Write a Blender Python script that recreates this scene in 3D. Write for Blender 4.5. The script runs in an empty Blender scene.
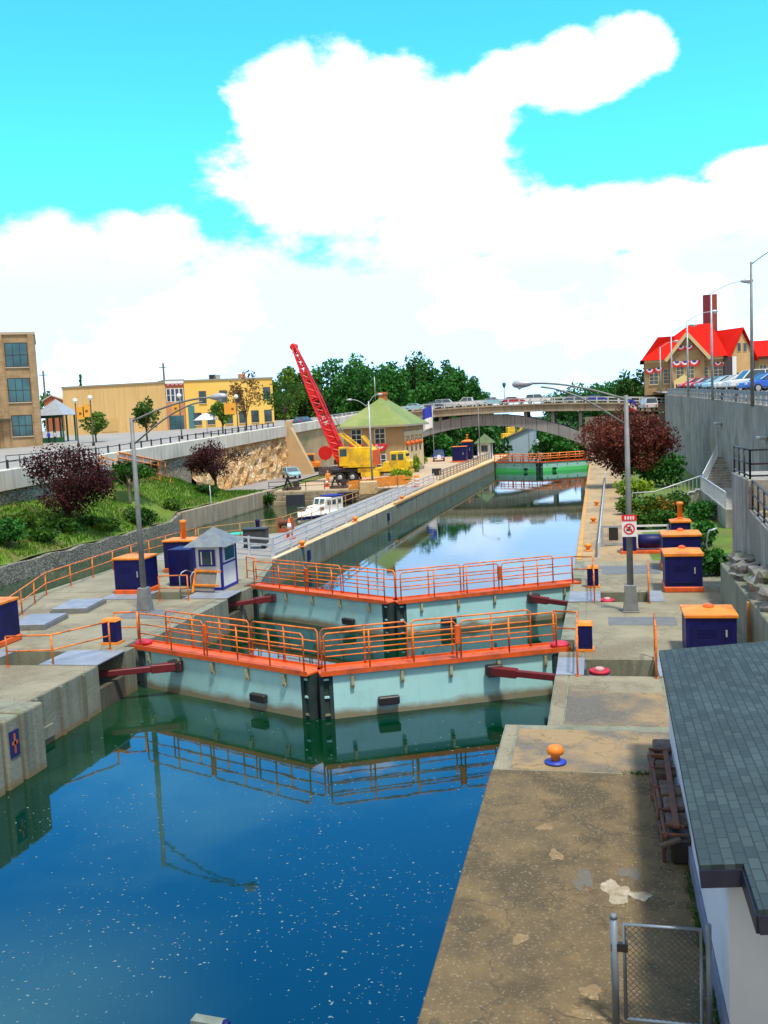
SUNE=3.3; SKYS=.1; SKYTINT=(.55,2.5,3.1); CLB=.85; EXPO=.43; WIOR=2.1; BACKB=.56
import bpy, bmesh, math, random
import numpy as np
from mathutils import Vector, Matrix, Euler
R=math.radians; PI=math.pi
sc=bpy.context.scene; COL=sc.collection
rng=random.Random(7)
# ---------------------------------------------------------------- camera frame (survey of the photograph)
F=950.; CX,CY=384.,512.; H=9.0
def nrm(a): return a/np.linalg.norm(a)
_d=nrm(np.array([(597-CX)/F,(CY-408.3)/F,1.])); _up=nrm(np.cross(_d,np.array([1,.048,0.])))
if _up[1]<0:_up=-_up
_r=np.cross(_up,_d)
if _r[0]<0:_r=-_r
def _ray(px,py):
    c=np.array([(px-CX)/F,(CY-py)/F,1.]); return np.array([c@_r,c@_d,c@_up])
def PZ(px,py,z=1.5):
    v=_ray(px,py); t=(z-H)/v[2]; return Vector((v[0]*t,v[1]*t,z))
def PY(px,py,y):
    v=_ray(px,py); t=y/v[1]; return Vector((v[0]*t,y,H+v[2]*t))
def PX(px,py,x):
    v=_ray(px,py); t=x/v[0]; return Vector((x,v[1]*t,H+v[2]*t))
cam=bpy.data.cameras.new('camera'); co=bpy.data.objects.new('camera',cam); COL.objects.link(co)
cam.sensor_fit='VERTICAL'; cam.sensor_height=36; cam.lens=36*F/1024; cam.clip_end=6000; cam.clip_start=.1
right=Vector((_r[0],_d[0],_up[0])); upv=Vector((_r[1],_d[1],_up[1])); fw=Vector((_r[2],_d[2],_up[2]))
m=Matrix((right,upv,-fw)).transposed().to_4x4(); m.translation=(0,0,H); co.matrix_world=m
sc.camera=co
# ---------------------------------------------------------------- materials
MATS={}
def M(name,c1,c2=None,scale=3.,rough=.75,metal=0.,bump=0.,bscale=None,c3=None,s3=.3,streak=None,tide=None,spec=.5,speck=None,stops=(.35,.65),crack=None):
    if name in MATS: return MATS[name]
    mt=bpy.data.materials.new(name); mt.use_nodes=True; nt=mt.node_tree; N=nt.nodes; L=nt.links
    b=N['Principled BSDF']; b.inputs['Roughness'].default_value=rough; b.inputs['Metallic'].default_value=metal
    b.inputs['Specular IOR Level'].default_value=spec
    c1=tuple(c1)+(1,); b.inputs['Base Color'].default_value=c1
    geo=N.new('ShaderNodeNewGeometry'); out=None
    def noise(sc_,det=5,vec=None,rg=.6):
        n=N.new('ShaderNodeTexNoise'); n.inputs['Scale'].default_value=sc_; n.inputs['Detail'].default_value=det; n.inputs['Roughness'].default_value=rg
        L.new(vec if vec else geo.outputs['Position'],n.inputs['Vector']); return n.outputs['Fac']
    def ramp(f,a,bb):
        r=N.new('ShaderNodeMapRange'); r.inputs['From Min'].default_value=a; r.inputs['From Max'].default_value=bb; L.new(f,r.inputs['Value']); return r.outputs['Result']
    def mix(f,a,bb,blend='MIX',fac=1.):
        x=N.new('ShaderNodeMix'); x.data_type='RGBA'; x.blend_type=blend
        if fac!=1.:
            mm=N.new('ShaderNodeMath'); mm.operation='MULTIPLY'; L.new(f,mm.inputs[0]); mm.inputs[1].default_value=fac; f=mm.outputs[0]
        L.new(f,x.inputs['Factor'])
        for k,v in ((6,a),(7,bb)):
            if isinstance(v,tuple): x.inputs[k].default_value=v if len(v)==4 else v+(1,)
            else: L.new(v,x.inputs[k])
        return x.outputs[2]
    cur=c1
    if c2 is not None: cur=mix(ramp(noise(scale),*stops),cur,tuple(c2))
    if c3 is not None: cur=mix(ramp(noise(s3,6,rg=.65),.5,.62),cur,tuple(c3),fac=.85)
    if streak is not None:
        vm=N.new('ShaderNodeVectorMath'); vm.operation='MULTIPLY'; vm.inputs[1].default_value=(2.2,2.2,.12); L.new(geo.outputs['Position'],vm.inputs[0])
        cur=mix(ramp(noise(1.,6,vm.outputs[0],.7),.46,.68),cur,tuple(streak),fac=.8)
    if speck is not None:
        cur=mix(ramp(noise(22.,2),.58,.68),cur,tuple(speck),fac=.6); cur=mix(ramp(noise(34.,2),.60,.7),cur,tuple(x*.28 for x in speck),fac=.55)
    if crack is not None:
        nz=N.new('ShaderNodeTexNoise');nz.inputs['Scale'].default_value=1.3;nz.inputs['Detail'].default_value=8;L.new(geo.outputs['Position'],nz.inputs['Vector'])
        va=N.new('ShaderNodeVectorMath');va.operation='MULTIPLY_ADD';L.new(nz.outputs['Color'],va.inputs[0]);va.inputs[1].default_value=(1.4,1.4,1.4);L.new(geo.outputs['Position'],va.inputs[2])
        vo=N.new('ShaderNodeTexVoronoi');vo.feature='DISTANCE_TO_EDGE';vo.inputs['Scale'].default_value=crack;L.new(va.outputs[0],vo.inputs['Vector'])
        cur=mix(ramp(vo.outputs['Distance'],.009,.002),cur,(.05,.04,.025),fac=.5)
    if tide is not None:   # (z level, colour): water stain below z
        z,colr=tide; sx=N.new('ShaderNodeSeparateXYZ'); L.new(geo.outputs['Position'],sx.inputs[0])
        nn=noise(.7,5); ad=N.new('ShaderNodeMath'); ad.operation='MULTIPLY_ADD'; L.new(nn,ad.inputs[0]); ad.inputs[1].default_value=.55; L.new(sx.outputs['Z'],ad.inputs[2])
        cur=mix(ramp(ad.outputs[0],z+.42,z+.2),cur,tuple(colr),fac=.9)
    if not isinstance(cur,tuple): L.new(cur,b.inputs['Base Color'])
    if bump:
        bp=N.new('ShaderNodeBump'); bp.inputs['Strength'].default_value=bump; bp.inputs['Distance'].default_value=.05
        L.new(noise(bscale or scale*4,6),bp.inputs['Height']); L.new(bp.outputs[0],b.inputs['Normal'])
    MATS[name]=mt; return mt
def leafmat(name,a,b_,c=None,sc_=.6):
    mt=bpy.data.materials.new(name); mt.use_nodes=True; nt=mt.node_tree; N=nt.nodes; L=nt.links; b=N['Principled BSDF']
    b.inputs['Roughness'].default_value=.6; b.inputs['Specular IOR Level'].default_value=.25
    at=N.new('ShaderNodeAttribute'); at.attribute_name='tone'
    cr=N.new('ShaderNodeValToRGB'); cr.color_ramp.elements[0].color=a+(1,); cr.color_ramp.elements[1].color=b_+(1,)
    if c: e=cr.color_ramp.elements.new(.6); e.color=c+(1,)
    L.new(at.outputs['Fac'],cr.inputs['Fac']); L.new(cr.outputs[0],b.inputs['Base Color'])
    tr=N.new('ShaderNodeBsdfTranslucent'); L.new(cr.outputs[0],tr.inputs['Color'])
    mx=N.new('ShaderNodeMixShader'); mx.inputs[0].default_value=.3; L.new(b.outputs[0],mx.inputs[1]); L.new(tr.outputs[0],mx.inputs[2])
    L.new(mx.outputs[0],N['Material Output'].inputs['Surface']); return mt
def brickmat(name,c1,c2,mortar,bw,bh,ms=.02,rough=.85,bump=.3,axis='xz',vary=None):
    mt=bpy.data.materials.new(name); mt.use_nodes=True; nt=mt.node_tree; N=nt.nodes; L=nt.links; b=N['Principled BSDF']; b.inputs['Roughness'].default_value=rough
    tc=N.new('ShaderNodeTexCoord'); sx=N.new('ShaderNodeSeparateXYZ'); L.new(tc.outputs['Object'],sx.inputs[0])
    cx=N.new('ShaderNodeCombineXYZ'); 
    if axis=='xz':
        ad=N.new('ShaderNodeMath'); L.new(sx.outputs['X'],ad.inputs[0]); L.new(sx.outputs['Y'],ad.inputs[1]); L.new(ad.outputs[0],cx.inputs['X']); L.new(sx.outputs['Z'],cx.inputs['Y'])
    else: L.new(sx.outputs[axis[0].upper()],cx.inputs['X']); L.new(sx.outputs[axis[1].upper()],cx.inputs['Y'])
    br=N.new('ShaderNodeTexBrick'); br.inputs['Color1'].default_value=c1+(1,); br.inputs['Color2'].default_value=c2+(1,); br.inputs['Mortar'].default_value=mortar+(1,)
    br.inputs['Scale'].default_value=1; br.inputs['Brick Width'].default_value=bw; br.inputs['Row Height'].default_value=bh; br.inputs['Mortar Size'].default_value=ms; br.inputs['Bias'].default_value=0
    L.new(cx.outputs[0],br.inputs['Vector'])
    cur=br.outputs['Color']
    ns=N.new('ShaderNodeTexNoise'); ns.inputs['Scale'].default_value=.8; ns.inputs['Detail'].default_value=6; L.new(tc.outputs['Object'],ns.inputs['Vector'])
    x=N.new('ShaderNodeMix'); x.data_type='RGBA'; x.blend_type='MULTIPLY'; x.inputs[0].default_value=.55
    r=N.new('ShaderNodeMapRange'); r.inputs['From Min'].default_value=.3; r.inputs['From Max'].default_value=.7; r.inputs['To Min'].default_value=.45; r.inputs['To Max'].default_value=1.2
    L.new(ns.outputs['Fac'],r.inputs['Value']); L.new(cur,x.inputs[6]); L.new(r.outputs[0],x.inputs[7]); L.new(x.outputs[2],b.inputs['Base Color'])
    if bump:
        bp=N.new('ShaderNodeBump'); bp.inputs['Strength'].default_value=bump; bp.inputs['Distance'].default_value=.02; bp.invert=True; L.new(br.outputs['Fac'],bp.inputs['Height']); L.new(bp.outputs[0],b.inputs['Normal'])
    return mt
def stonemat(name,cols,scale,gap=(.05,.05,.04),flat=(1,1,1.6)):
    mt=bpy.data.materials.new(name); mt.use_nodes=True; nt=mt.node_tree; N=nt.nodes; L=nt.links; b=N['Principled BSDF']; b.inputs['Roughness'].default_value=.9
    geo=N.new('ShaderNodeNewGeometry'); vm=N.new('ShaderNodeVectorMath'); vm.operation='MULTIPLY'; vm.inputs[1].default_value=flat; L.new(geo.outputs['Position'],vm.inputs[0])
    v=N.new('ShaderNodeTexVoronoi'); v.inputs['Scale'].default_value=scale; dn=N.new('ShaderNodeTexNoise');dn.inputs['Scale'].default_value=1.7;dn.inputs['Detail'].default_value=5;L.new(geo.outputs['Position'],dn.inputs['Vector']);dm=N.new('ShaderNodeVectorMath');dm.operation='MULTIPLY_ADD';L.new(dn.outputs['Color'],dm.inputs[0]);dm.inputs[1].default_value=(.8,.8,.8);L.new(vm.outputs[0],dm.inputs[2]);vm=dm
    L.new(vm.outputs[0],v.inputs['Vector'])
    e=N.new('ShaderNodeTexVoronoi'); e.feature='DISTANCE_TO_EDGE'; e.inputs['Scale'].default_value=scale; L.new(vm.outputs[0],e.inputs['Vector'])
    sx=N.new('ShaderNodeSeparateColor'); L.new(v.outputs['Color'],sx.inputs[0])
    cr=N.new('ShaderNodeValToRGB'); els=cr.color_ramp.elements
    while len(els)<len(cols): els.new(.5)
    for i,c in enumerate(cols): els[i].position=i/(len(cols)-1); els[i].color=c+(1,)
    ns=N.new('ShaderNodeTexNoise'); ns.inputs['Scale'].default_value=.35; ns.inputs['Detail'].default_value=8; L.new(geo.outputs['Position'],ns.inputs['Vector'])
    ad=N.new('ShaderNodeMath'); ad.operation='MULTIPLY_ADD'; ad.inputs[1].default_value=.5; L.new(sx.outputs[0],ad.inputs[0])
    r0=N.new('ShaderNodeMapRange'); r0.inputs['From Min'].default_value=.3; r0.inputs['From Max'].default_value=.7; r0.inputs['To Max'].default_value=.6; L.new(ns.outputs['Fac'],r0.inputs['Value']); L.new(r0.outputs[0],ad.inputs[2])
    L.new(ad.outputs[0],cr.inputs['Fac'])
    mr=N.new('ShaderNodeMapRange'); mr.inputs['From Max'].default_value=.09; L.new(e.outputs['Distance'],mr.inputs['Value'])
    x=N.new('ShaderNodeMix'); x.data_type='RGBA'; x.inputs[6].default_value=gap+(1,); L.new(mr.outputs[0],x.inputs[0]); L.new(cr.outputs[0],x.inputs[7]); L.new(x.outputs[2],b.inputs['Base Color'])
    bp=N.new('ShaderNodeBump'); bp.inputs['Strength'].default_value=.8; bp.inputs['Distance'].default_value=.1; L.new(mr.outputs[0],bp.inputs['Height']); L.new(bp.outputs[0],b.inputs['Normal'])
    return mt
# ---------------------------------------------------------------- mesh builder
class MB:
    def __init__(s): s.v=[]; s.f=[]; s.mi=[]; s.sm=[]; s.m=0
    def face(s,idx,smooth=False): s.f.append(tuple(idx)); s.mi.append(s.m); s.sm.append(smooth)
    def poly(s,pts):
        b=len(s.v); s.v+= [tuple(p) for p in pts]; s.face(range(b,b+len(pts))); return s
    def box(s,x0,x1,y0,y1,z0,z1,mat=None,taper=0):
        b=len(s.v); t=taper
        ps=[(x0,y0,z0),(x1,y0,z0),(x1,y1,z0),(x0,y1,z0),(x0+t,y0+t,z1),(x1-t,y0+t,z1),(x1-t,y1-t,z1),(x0+t,y1-t,z1)]
        if mat is not None: ps=[tuple(mat@Vector(p)) for p in ps]
        s.v+=ps
        for q in ((0,3,2,1),(4,5,6,7),(0,1,5,4),(1,2,6,5),(2,3,7,6),(3,0,4,7)): s.face([b+k for k in q])
        return s
    def beam(s,p,q,w,h=None,up=(0,0,1)):
        p=Vector(p);q=Vector(q);h=h or w;d=(q-p);l=d.length;d.normalize();u=Vector(up)
        if abs(d.dot(u))>.98:u=Vector((1,0,0))
        sd=d.cross(u).normalized();u2=sd.cross(d)
        mt=Matrix((d,sd,u2)).transposed().to_4x4();mt.translation=p
        return s.box(0,l,-w/2,w/2,-h/2,h/2,mt)
    def tube(s,path,r,n=6,caps=True,r1=None):
        P=[Vector(p) for p in path];k=len(P);b=len(s.v)
        nv=None
        for i,p in enumerate(P):
            t=(P[min(i+1,k-1)]-P[max(i-1,0)]).normalized()
            if nv is None:
                a=Vector((0,0,1)) if abs(t.z)<.9 else Vector((1,0,0)); nv=t.cross(a).normalized()
            else: nv=(nv-t*nv.dot(t)).normalized()
            bn=t.cross(nv); rr=r if not isinstance(r,(list,tuple)) else r[i]
            if r1 is not None: rr=r+(r1-r)*i/(k-1)
            for j in range(n):
                a=2*PI*j/n; s.v.append(tuple(p+nv*(rr*math.cos(a))+bn*(rr*math.sin(a))))
        for i in range(k-1):
            for j in range(n):
                s.face([b+i*n+j,b+i*n+(j+1)%n,b+(i+1)*n+(j+1)%n,b+(i+1)*n+j],n>4)
        if caps: s.face([b+j for j in range(n)][::-1]); s.face([b+(k-1)*n+j for j in range(n)])
        return s
    def lathe(s,prof,c=(0,0,0),n=16,ax='z',smooth=True):
        b=len(s.v);c=Vector(c)
        for r,z in prof:
            for j in range(n):
                a=2*PI*j/n;x,y=r*math.cos(a),r*math.sin(a)
                o=(x,y,z) if ax=='z' else ((z,x,y) if ax=='x' else (x,z,y))
                s.v.append(tuple(c+Vector(o)))
        for i in range(len(prof)-1):
            for j in range(n): s.face([b+i*n+j,b+i*n+(j+1)%n,b+(i+1)*n+(j+1)%n,b+(i+1)*n+j],smooth)
        s.face([b+j for j in range(n)][::-1]); s.face([b+(len(prof)-1)*n+j for j in range(n)])
        return s
    def prism(s,poly,a,b_,fn=None):
        # poly in 2D; fn(u,v,t)->xyz ; default vertical extrusion
        fn=fn or (lambda u,v,t:(u,v,t)); b=len(s.v);n=len(poly)
        s.v+=[tuple(fn(u,v,a)) for u,v in poly]+[tuple(fn(u,v,b_)) for u,v in poly]
        s.face(range(b,b+n)); s.face(list(range(b+n,b+2*n))[::-1])
        for i in range(n): s.face([b+i,b+n+i,b+n+(i+1)%n,b+(i+1)%n])
        return s
    def build(s,name,mat,parent=None,bevel=0,seg=1,shade=None):
        me=bpy.data.meshes.new(name); me.from_pydata(s.v,[],s.f)
        for mm in (mat if isinstance(mat,(list,tuple)) else [mat]): me.materials.append(mm)
        me.polygons.foreach_set('material_index',s.mi); me.polygons.foreach_set('use_smooth',s.sm)
        bm=bmesh.new();bm.from_mesh(me);bmesh.ops.recalc_face_normals(bm,faces=bm.faces);bm.to_mesh(me);bm.free()
        o=bpy.data.objects.new(name,me);COL.objects.link(o)
        if parent: o.parent=parent
        if bevel:
            md=o.modifiers.new('bevel','BEVEL');md.width=bevel;md.segments=seg;md.limit_method='ANGLE';md.angle_limit=R(40)
        return o
def tag(o,label,cat,group=None):
    o['label']=label;o['category']=cat
    if group:o['group']=group
    return o
def thing(name,label,cat,loc=(0,0,0),rz=0,group=None):
    o=bpy.data.objects.new(name,None);COL.objects.link(o);o.location=loc;o.rotation_euler=(0,0,rz);o.empty_display_size=.2
    return tag(o,label,cat,group)
def struct(o,kind='structure'): o['kind']=kind; return o
def copytree(root,loc,rz,label,group=None):
    r=root.copy();COL.objects.link(r);r.location=loc;r.rotation_euler=(0,0,rz);r['label']=label
    if group:r['group']=group
    for ch in list(root.children):
        c=ch.copy();COL.objects.link(c);c.parent=r
        for g in ch.children:
            e=g.copy();COL.objects.link(e);e.parent=c
    return r
def holed(name,outer,holes,z0,z1,mat,zf=None,bevel=0):
    """prism with vertical holes, caps filled; zf(x,y) gives the top height"""
    bm=bmesh.new();edges=[];loops=[]
    for lp in [outer]+holes:
        vs=[bm.verts.new((x,y,zf(x,y) if zf else z1)) for x,y in lp]
        es=[bm.edges.new((vs[i],vs[(i+1)%len(vs)])) for i in range(len(vs))];edges+=es;loops.append(vs)
    bmesh.ops.triangle_fill(bm,use_beauty=True,use_dissolve=False,edges=edges)
    for vs in loops:
        lo=[bm.verts.new((v.co.x,v.co.y,z0)) for v in vs]
        for i in range(len(vs)):
            j=(i+1)%len(vs); bm.faces.new((vs[i],vs[j],lo[j],lo[i]))
    bmesh.ops.recalc_face_normals(bm,faces=bm.faces)
    me=bpy.data.meshes.new(name);bm.to_mesh(me);bm.free();me.materials.append(mat)
    o=bpy.data.objects.new(name,me);COL.objects.link(o)
    up=sum(1 for p in me.polygons if abs(p.normal.z)>.5 and p.normal.z>0);dn=sum(1 for p in me.polygons if p.normal.z<-.5)
    if dn>up: me.flip_normals()
    return o
# ---------------------------------------------------------------- foliage
def leafmesh(name,clumps,n,size,mat,parent,seed,flat=.0):
    g=np.random.default_rng(seed); k=len(clumps)
    w=np.array([c[3]*c[4]*c[5] for c in clumps])**.67; w/=w.sum(); ci=g.choice(k,n,p=w)
    C=np.array([c[:3] for c in clumps])[ci];Rr=np.array([c[3:6] for c in clumps])[ci]
    u=g.normal(size=(n,3));u/=np.linalg.norm(u,axis=1)[:,None]
    rad=g.random(n)**.33*.95+g.normal(size=n)*.09
    P=C+u*rad[:,None]*Rr
    a=g.normal(size=(n,3))+u*.6;a/=np.linalg.norm(a,axis=1)[:,None]
    b=np.cross(a,g.normal(size=(n,3)));b/=np.linalg.norm(b,axis=1)[:,None]
    c=np.cross(a,b); s=size*(.6+.8*g.random(n))[:,None]
    V=np.stack([P+b*s,P+c*s*.6+a*s*.12,P-b*s,P-c*s*.6+a*s*.12],1).reshape(-1,3)
    me=bpy.data.meshes.new(name);me.vertices.add(4*n);me.vertices.foreach_set('co',V.ravel())
    me.loops.add(4*n);me.loops.foreach_set('vertex_index',np.arange(4*n));me.polygons.add(n);me.polygons.foreach_set('loop_start',np.arange(n)*4)
    me.update()
    tone=np.clip(g.random(n)*.5+g.random(k)[ci]*.5,0,1)
    at=me.attributes.new('tone','FLOAT','FACE');at.data.foreach_set('value',tone.astype(np.float32))
    me.materials.append(mat);o=bpy.data.objects.new(name,me);COL.objects.link(o)
    if parent:o.parent=parent
    return o
def tree(name,label,cat,loc,hgt,wid,mat,bark,n=3000,size=.2,seed=1,cbase=.25,group=None,trunk=.16,k=16,ry=None,conifer=False,sparse=False):
    t=thing(name,label,cat,loc,0,group); g=random.Random(seed); cl=[]
    ry=ry or wid/2; zc=hgt*(cbase+1)/2; hz=hgt*(1-cbase)/2
    if conifer:
        for i in range(k):
            f=i/(k-1); z=hgt*(cbase+(1-cbase)*f); rr=wid/2*(1-f)*.8+.12*wid*.3
            for j in range(3): a=g.random()*6.28; cl.append((math.cos(a)*rr*.5,math.sin(a)*rr*.5,z,rr*.7+.1,rr*.7+.1,hgt/k*.9))
    else:
        for i in range(k):
            a=g.random()*6.28; ph=math.acos(1-2*(i+.5)/k); q=.5+.35*g.random()
            cr=(.26+.2*g.random())
            cl.append((wid/2*q*math.sin(ph)*math.cos(a),ry*q*math.sin(ph)*math.sin(a),zc+hz*(q+.06)*math.cos(ph),wid/2*cr,ry*cr,min(hz*cr*1.05,wid/2*cr*1.15)))
        if not sparse: cl.append((0,0,zc,wid*.28,ry*.55,hz*.6))
    leafmesh('crown',cl,n,size,mat,t,seed)
    mb=MB(); top=hgt*(.9 if conifer else .75)
    mb.tube([(0,0,-.3),(g.uniform(-.05,.05)*wid*.3,0,top*.35),(g.uniform(-.08,.08)*wid,g.uniform(-.05,.05)*wid,top)],[trunk*1.15,trunk*.85,trunk*.25],8)
    if not conifer:
        for c in cl[:min(len(cl),11)]:
            z0=hgt*max(.12,cbase*.55+g.random()*.15)
            mb.tube([(0,0,z0),(c[0]*.45,c[1]*.45,z0+(c[2]-z0)*.55),(c[0],c[1],c[2])],[trunk*.5,trunk*.33,trunk*.1],5)
    mb.build('trunk',bark,t); return t
def bush(name,label,loc,w,h,mat,n=900,size=.12,seed=1,d=None,group=None,cat='bush'):
    t=thing(name,label,cat,loc,0,group);g=random.Random(seed);d=d or w;cl=[]
    for i in range(9):
        a=g.random()*6.28;q=g.random()*.65
        cl.append((math.cos(a)*q*w/2,math.sin(a)*q*d/2,h*(.3+.3*g.random()),w*.24,d*.24,h*.34))
    leafmesh('foliage',cl,n,size,mat,t,seed)
    mb=MB()
    for c in cl[:6]: mb.tube([(0,0,-.1),(c[0]*.4,c[1]*.4,c[2]*.5),(c[0],c[1],c[2])],[.03,.022,.01],4)
    mb.build('stem',BARK,t);return t
# ---------------------------------------------------------------- palette
BARK=M('bark',(.05,.035,.025),(.1,.075,.05),8,.9,bump=.5)
NAVY=M('navy_paint',(.003,.003,.07),(.005,.006,.10),1.2,.5,bump=.05,bscale=3,spec=.3,c3=(.002,.002,.045),s3=.7)
NAVYD=M('navy_panel',(.003,.003,.06),(.004,.005,.085),2,.5,spec=.3)
ORG=M('orange_paint',(.88,.27,.01),(.72,.2,.012),1.5,.55,c3=(.5,.13,.02),s3=1.6,bump=.06,bscale=5)
ORED=M('orange_red_paint',(.78,.12,.008),(.6,.08,.01),1.3,.6,c3=(.36,.07,.02),s3=1.2,bump=.08,bscale=6)
ORAIL=M('orange_rail_paint',(.85,.23,.012),(.62,.13,.01),3,.55,c3=(.28,.075,.02),s3=2.3)
YEL=M('yellow_paint',(.88,.58,.005),(.75,.45,.006),1.,.5,c3=(.5,.3,.03),s3=.9)
REDP=M('boom_red_paint',(.75,.012,.012),(.6,.008,.01),2,.45)
DRED=M('dark_red_paint',(.16,.008,.012),(.1,.008,.01),3,.5)
PINK=M('pink_paint',(.6,.02,.06),(.42,.015,.04),4,.6)
STEEL=M('galvanized_steel',(.45,.47,.5),(.33,.36,.4),2.5,.45,metal=.35)
POLEG=M('grey_pole_paint',(.2,.21,.21),(.14,.15,.15),3,.55)
WHITE=M('white_paint',(.8,.8,.78),(.68,.7,.68),1.2,.6)
BLACK=M('black_metal',(.012,.012,.014),(.025,.02,.02),3,.5)
DARKG=M('dark_gate_recess',(.01,.03,.03),(.03,.05,.045),2,.8)
RUBBER=M('tyre_rubber',(.012,.012,.012),None,rough=.9)
GLASS=M('window_glass',(.02,.04,.06),(.05,.1,.14),.6,.08,spec=.8)
GLASSB=M('blue_window_glass',(.04,.16,.2),(.02,.06,.09),.35,.1,spec=.8)
TEAL=M('gate_teal_paint',(.36,.66,.65),(.42,.71,.69),1.,.5,c3=(.31,.54,.52),s3=.5,tide=(.2,(.22,.16,.075)),bump=.08,bscale=2)
CONC=M('quay_concrete',(.28,.25,.165),(.2,.18,.12),.55,.9,bump=.3,bscale=14,c3=(.165,.135,.085),s3=.4,speck=(.36,.32,.22),crack=.4)
CONCF=M('lock_wall_concrete',(.25,.25,.18),(.18,.185,.13),.9,.9,bump=.3,bscale=8,streak=(.085,.09,.06),tide=(.12,(.2,.13,.05)),speck=(.18,.17,.13))
AGG=M('exposed_aggregate',(.20,.135,.06),(.115,.083,.042),1.3,.95,bump=.8,bscale=40,c3=(.085,.062,.03),s3=1.1,speck=(.36,.29,.17),crack=.33)
SLAB=M('stained_slab',(.30,.205,.10),(.115,.105,.085),.42,.9,bump=.4,bscale=25,speck=(.28,.22,.14),c3=(.12,.11,.095),s3=.75,stops=(.42,.6),crack=.5)
TAN=M('tan_concrete',(.66,.45,.22),(.55,.37,.18),.4,.9,bump=.2,bscale=6,c3=(.7,.55,.33),s3=.12)
COPE=M('ochre_coping',(.6,.30,.06),(.45,.24,.07),.8,.85,speck=(.35,.25,.12),c3=(.4,.28,.14),s3=.5)
TAN2=M('path_concrete',(.42,.30,.155),(.32,.225,.12),.5,.9,bump=.2,bscale=6,c3=(.24,.17,.10),s3=.22,speck=(.5,.4,.25),crack=.25)
TEALF=M('far_gate_paint',(.3,.62,.5),(.36,.66,.55),1.,.5,tide=(.5,(.07,.6,.12)))  # green band paints algae together with the reflection at the waterline
WALLG=M('retaining_concrete',(.37,.355,.31),(.26,.25,.22),.7,.92,streak=(.12,.115,.095),bump=.5,bscale=7,c3=(.22,.2,.16),s3=.3)
PATCH=M('grey_mat',(.15,.16,.17),(.12,.13,.14),2,.85)
PLATE=M('blue_grey_plate',(.30,.32,.36),(.22,.24,.28),1.5,.55,metal=.2)
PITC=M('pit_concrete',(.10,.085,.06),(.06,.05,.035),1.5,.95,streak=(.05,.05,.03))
GRASSM=M('slope_soil',(.12,.2,.015),(.06,.12,.01),.5,.95,bump=.6,bscale=5,c3=(.15,.12,.04),s3=.25)
ASPH=M('asphalt',(.10,.10,.11),(.075,.075,.08),1.5,.9)
ROADL=M('pale_road',(.30,.27,.25),(.24,.22,.21),.4,.9)
LGREEN=leafmat('leaf_green',(.012,.06,.008),(.07,.17,.012),(.035,.11,.01))
LDARK=leafmat('leaf_dark_green',(.014,.085,.014),(.08,.27,.03),(.035,.16,.022))
LGRASS=leafmat('leaf_grass',(.05,.15,.01),(.24,.36,.03),(.12,.25,.015))
LLIGHT=leafmat('leaf_light_green',(.05,.12,.015),(.17,.30,.03),(.10,.2,.02))
LRED=leafmat('leaf_purple',(.02,.005,.008),(.13,.025,.025),(.06,.012,.015))
LRED2=leafmat('leaf_maroon',(.045,.009,.009),(.27,.075,.04),(.13,.03,.02))
LLIME=leafmat('leaf_lime',(.10,.2,.01),(.35,.42,.03),(.2,.32,.02))
LFLOW=leafmat('leaf_flowering',(.02,.09,.01),(.5,.16,.02),(.07,.16,.012))
LBRONZE=leafmat('leaf_bronze',(.10,.05,.02),(.3,.16,.05),(.2,.1,.03))
CAST=stonemat('rubble_stone',[(.12,.115,.10),(.25,.235,.2),(.36,.33,.27),(.2,.17,.13)],3)
# ================================================================ SETTING
def zp(y): return 6.5+.0324*(min(y,190)-60)
def zr(y): return 8.45+(max(20,min(y,185))-55)*.0235
QL=1.5
def sheet(name,pts,z,mat):
    return struct(MB().poly([(x,y,z) for x,y in pts]).build(name,mat))
EARTH=M('distant_earth',(.05,.08,.02),(.08,.09,.03),.02,.95)
sheet('ground',[(-2500,-400),(2500,-400),(2500,4500),(-2500,4500)],-16,EARTH)
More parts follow.
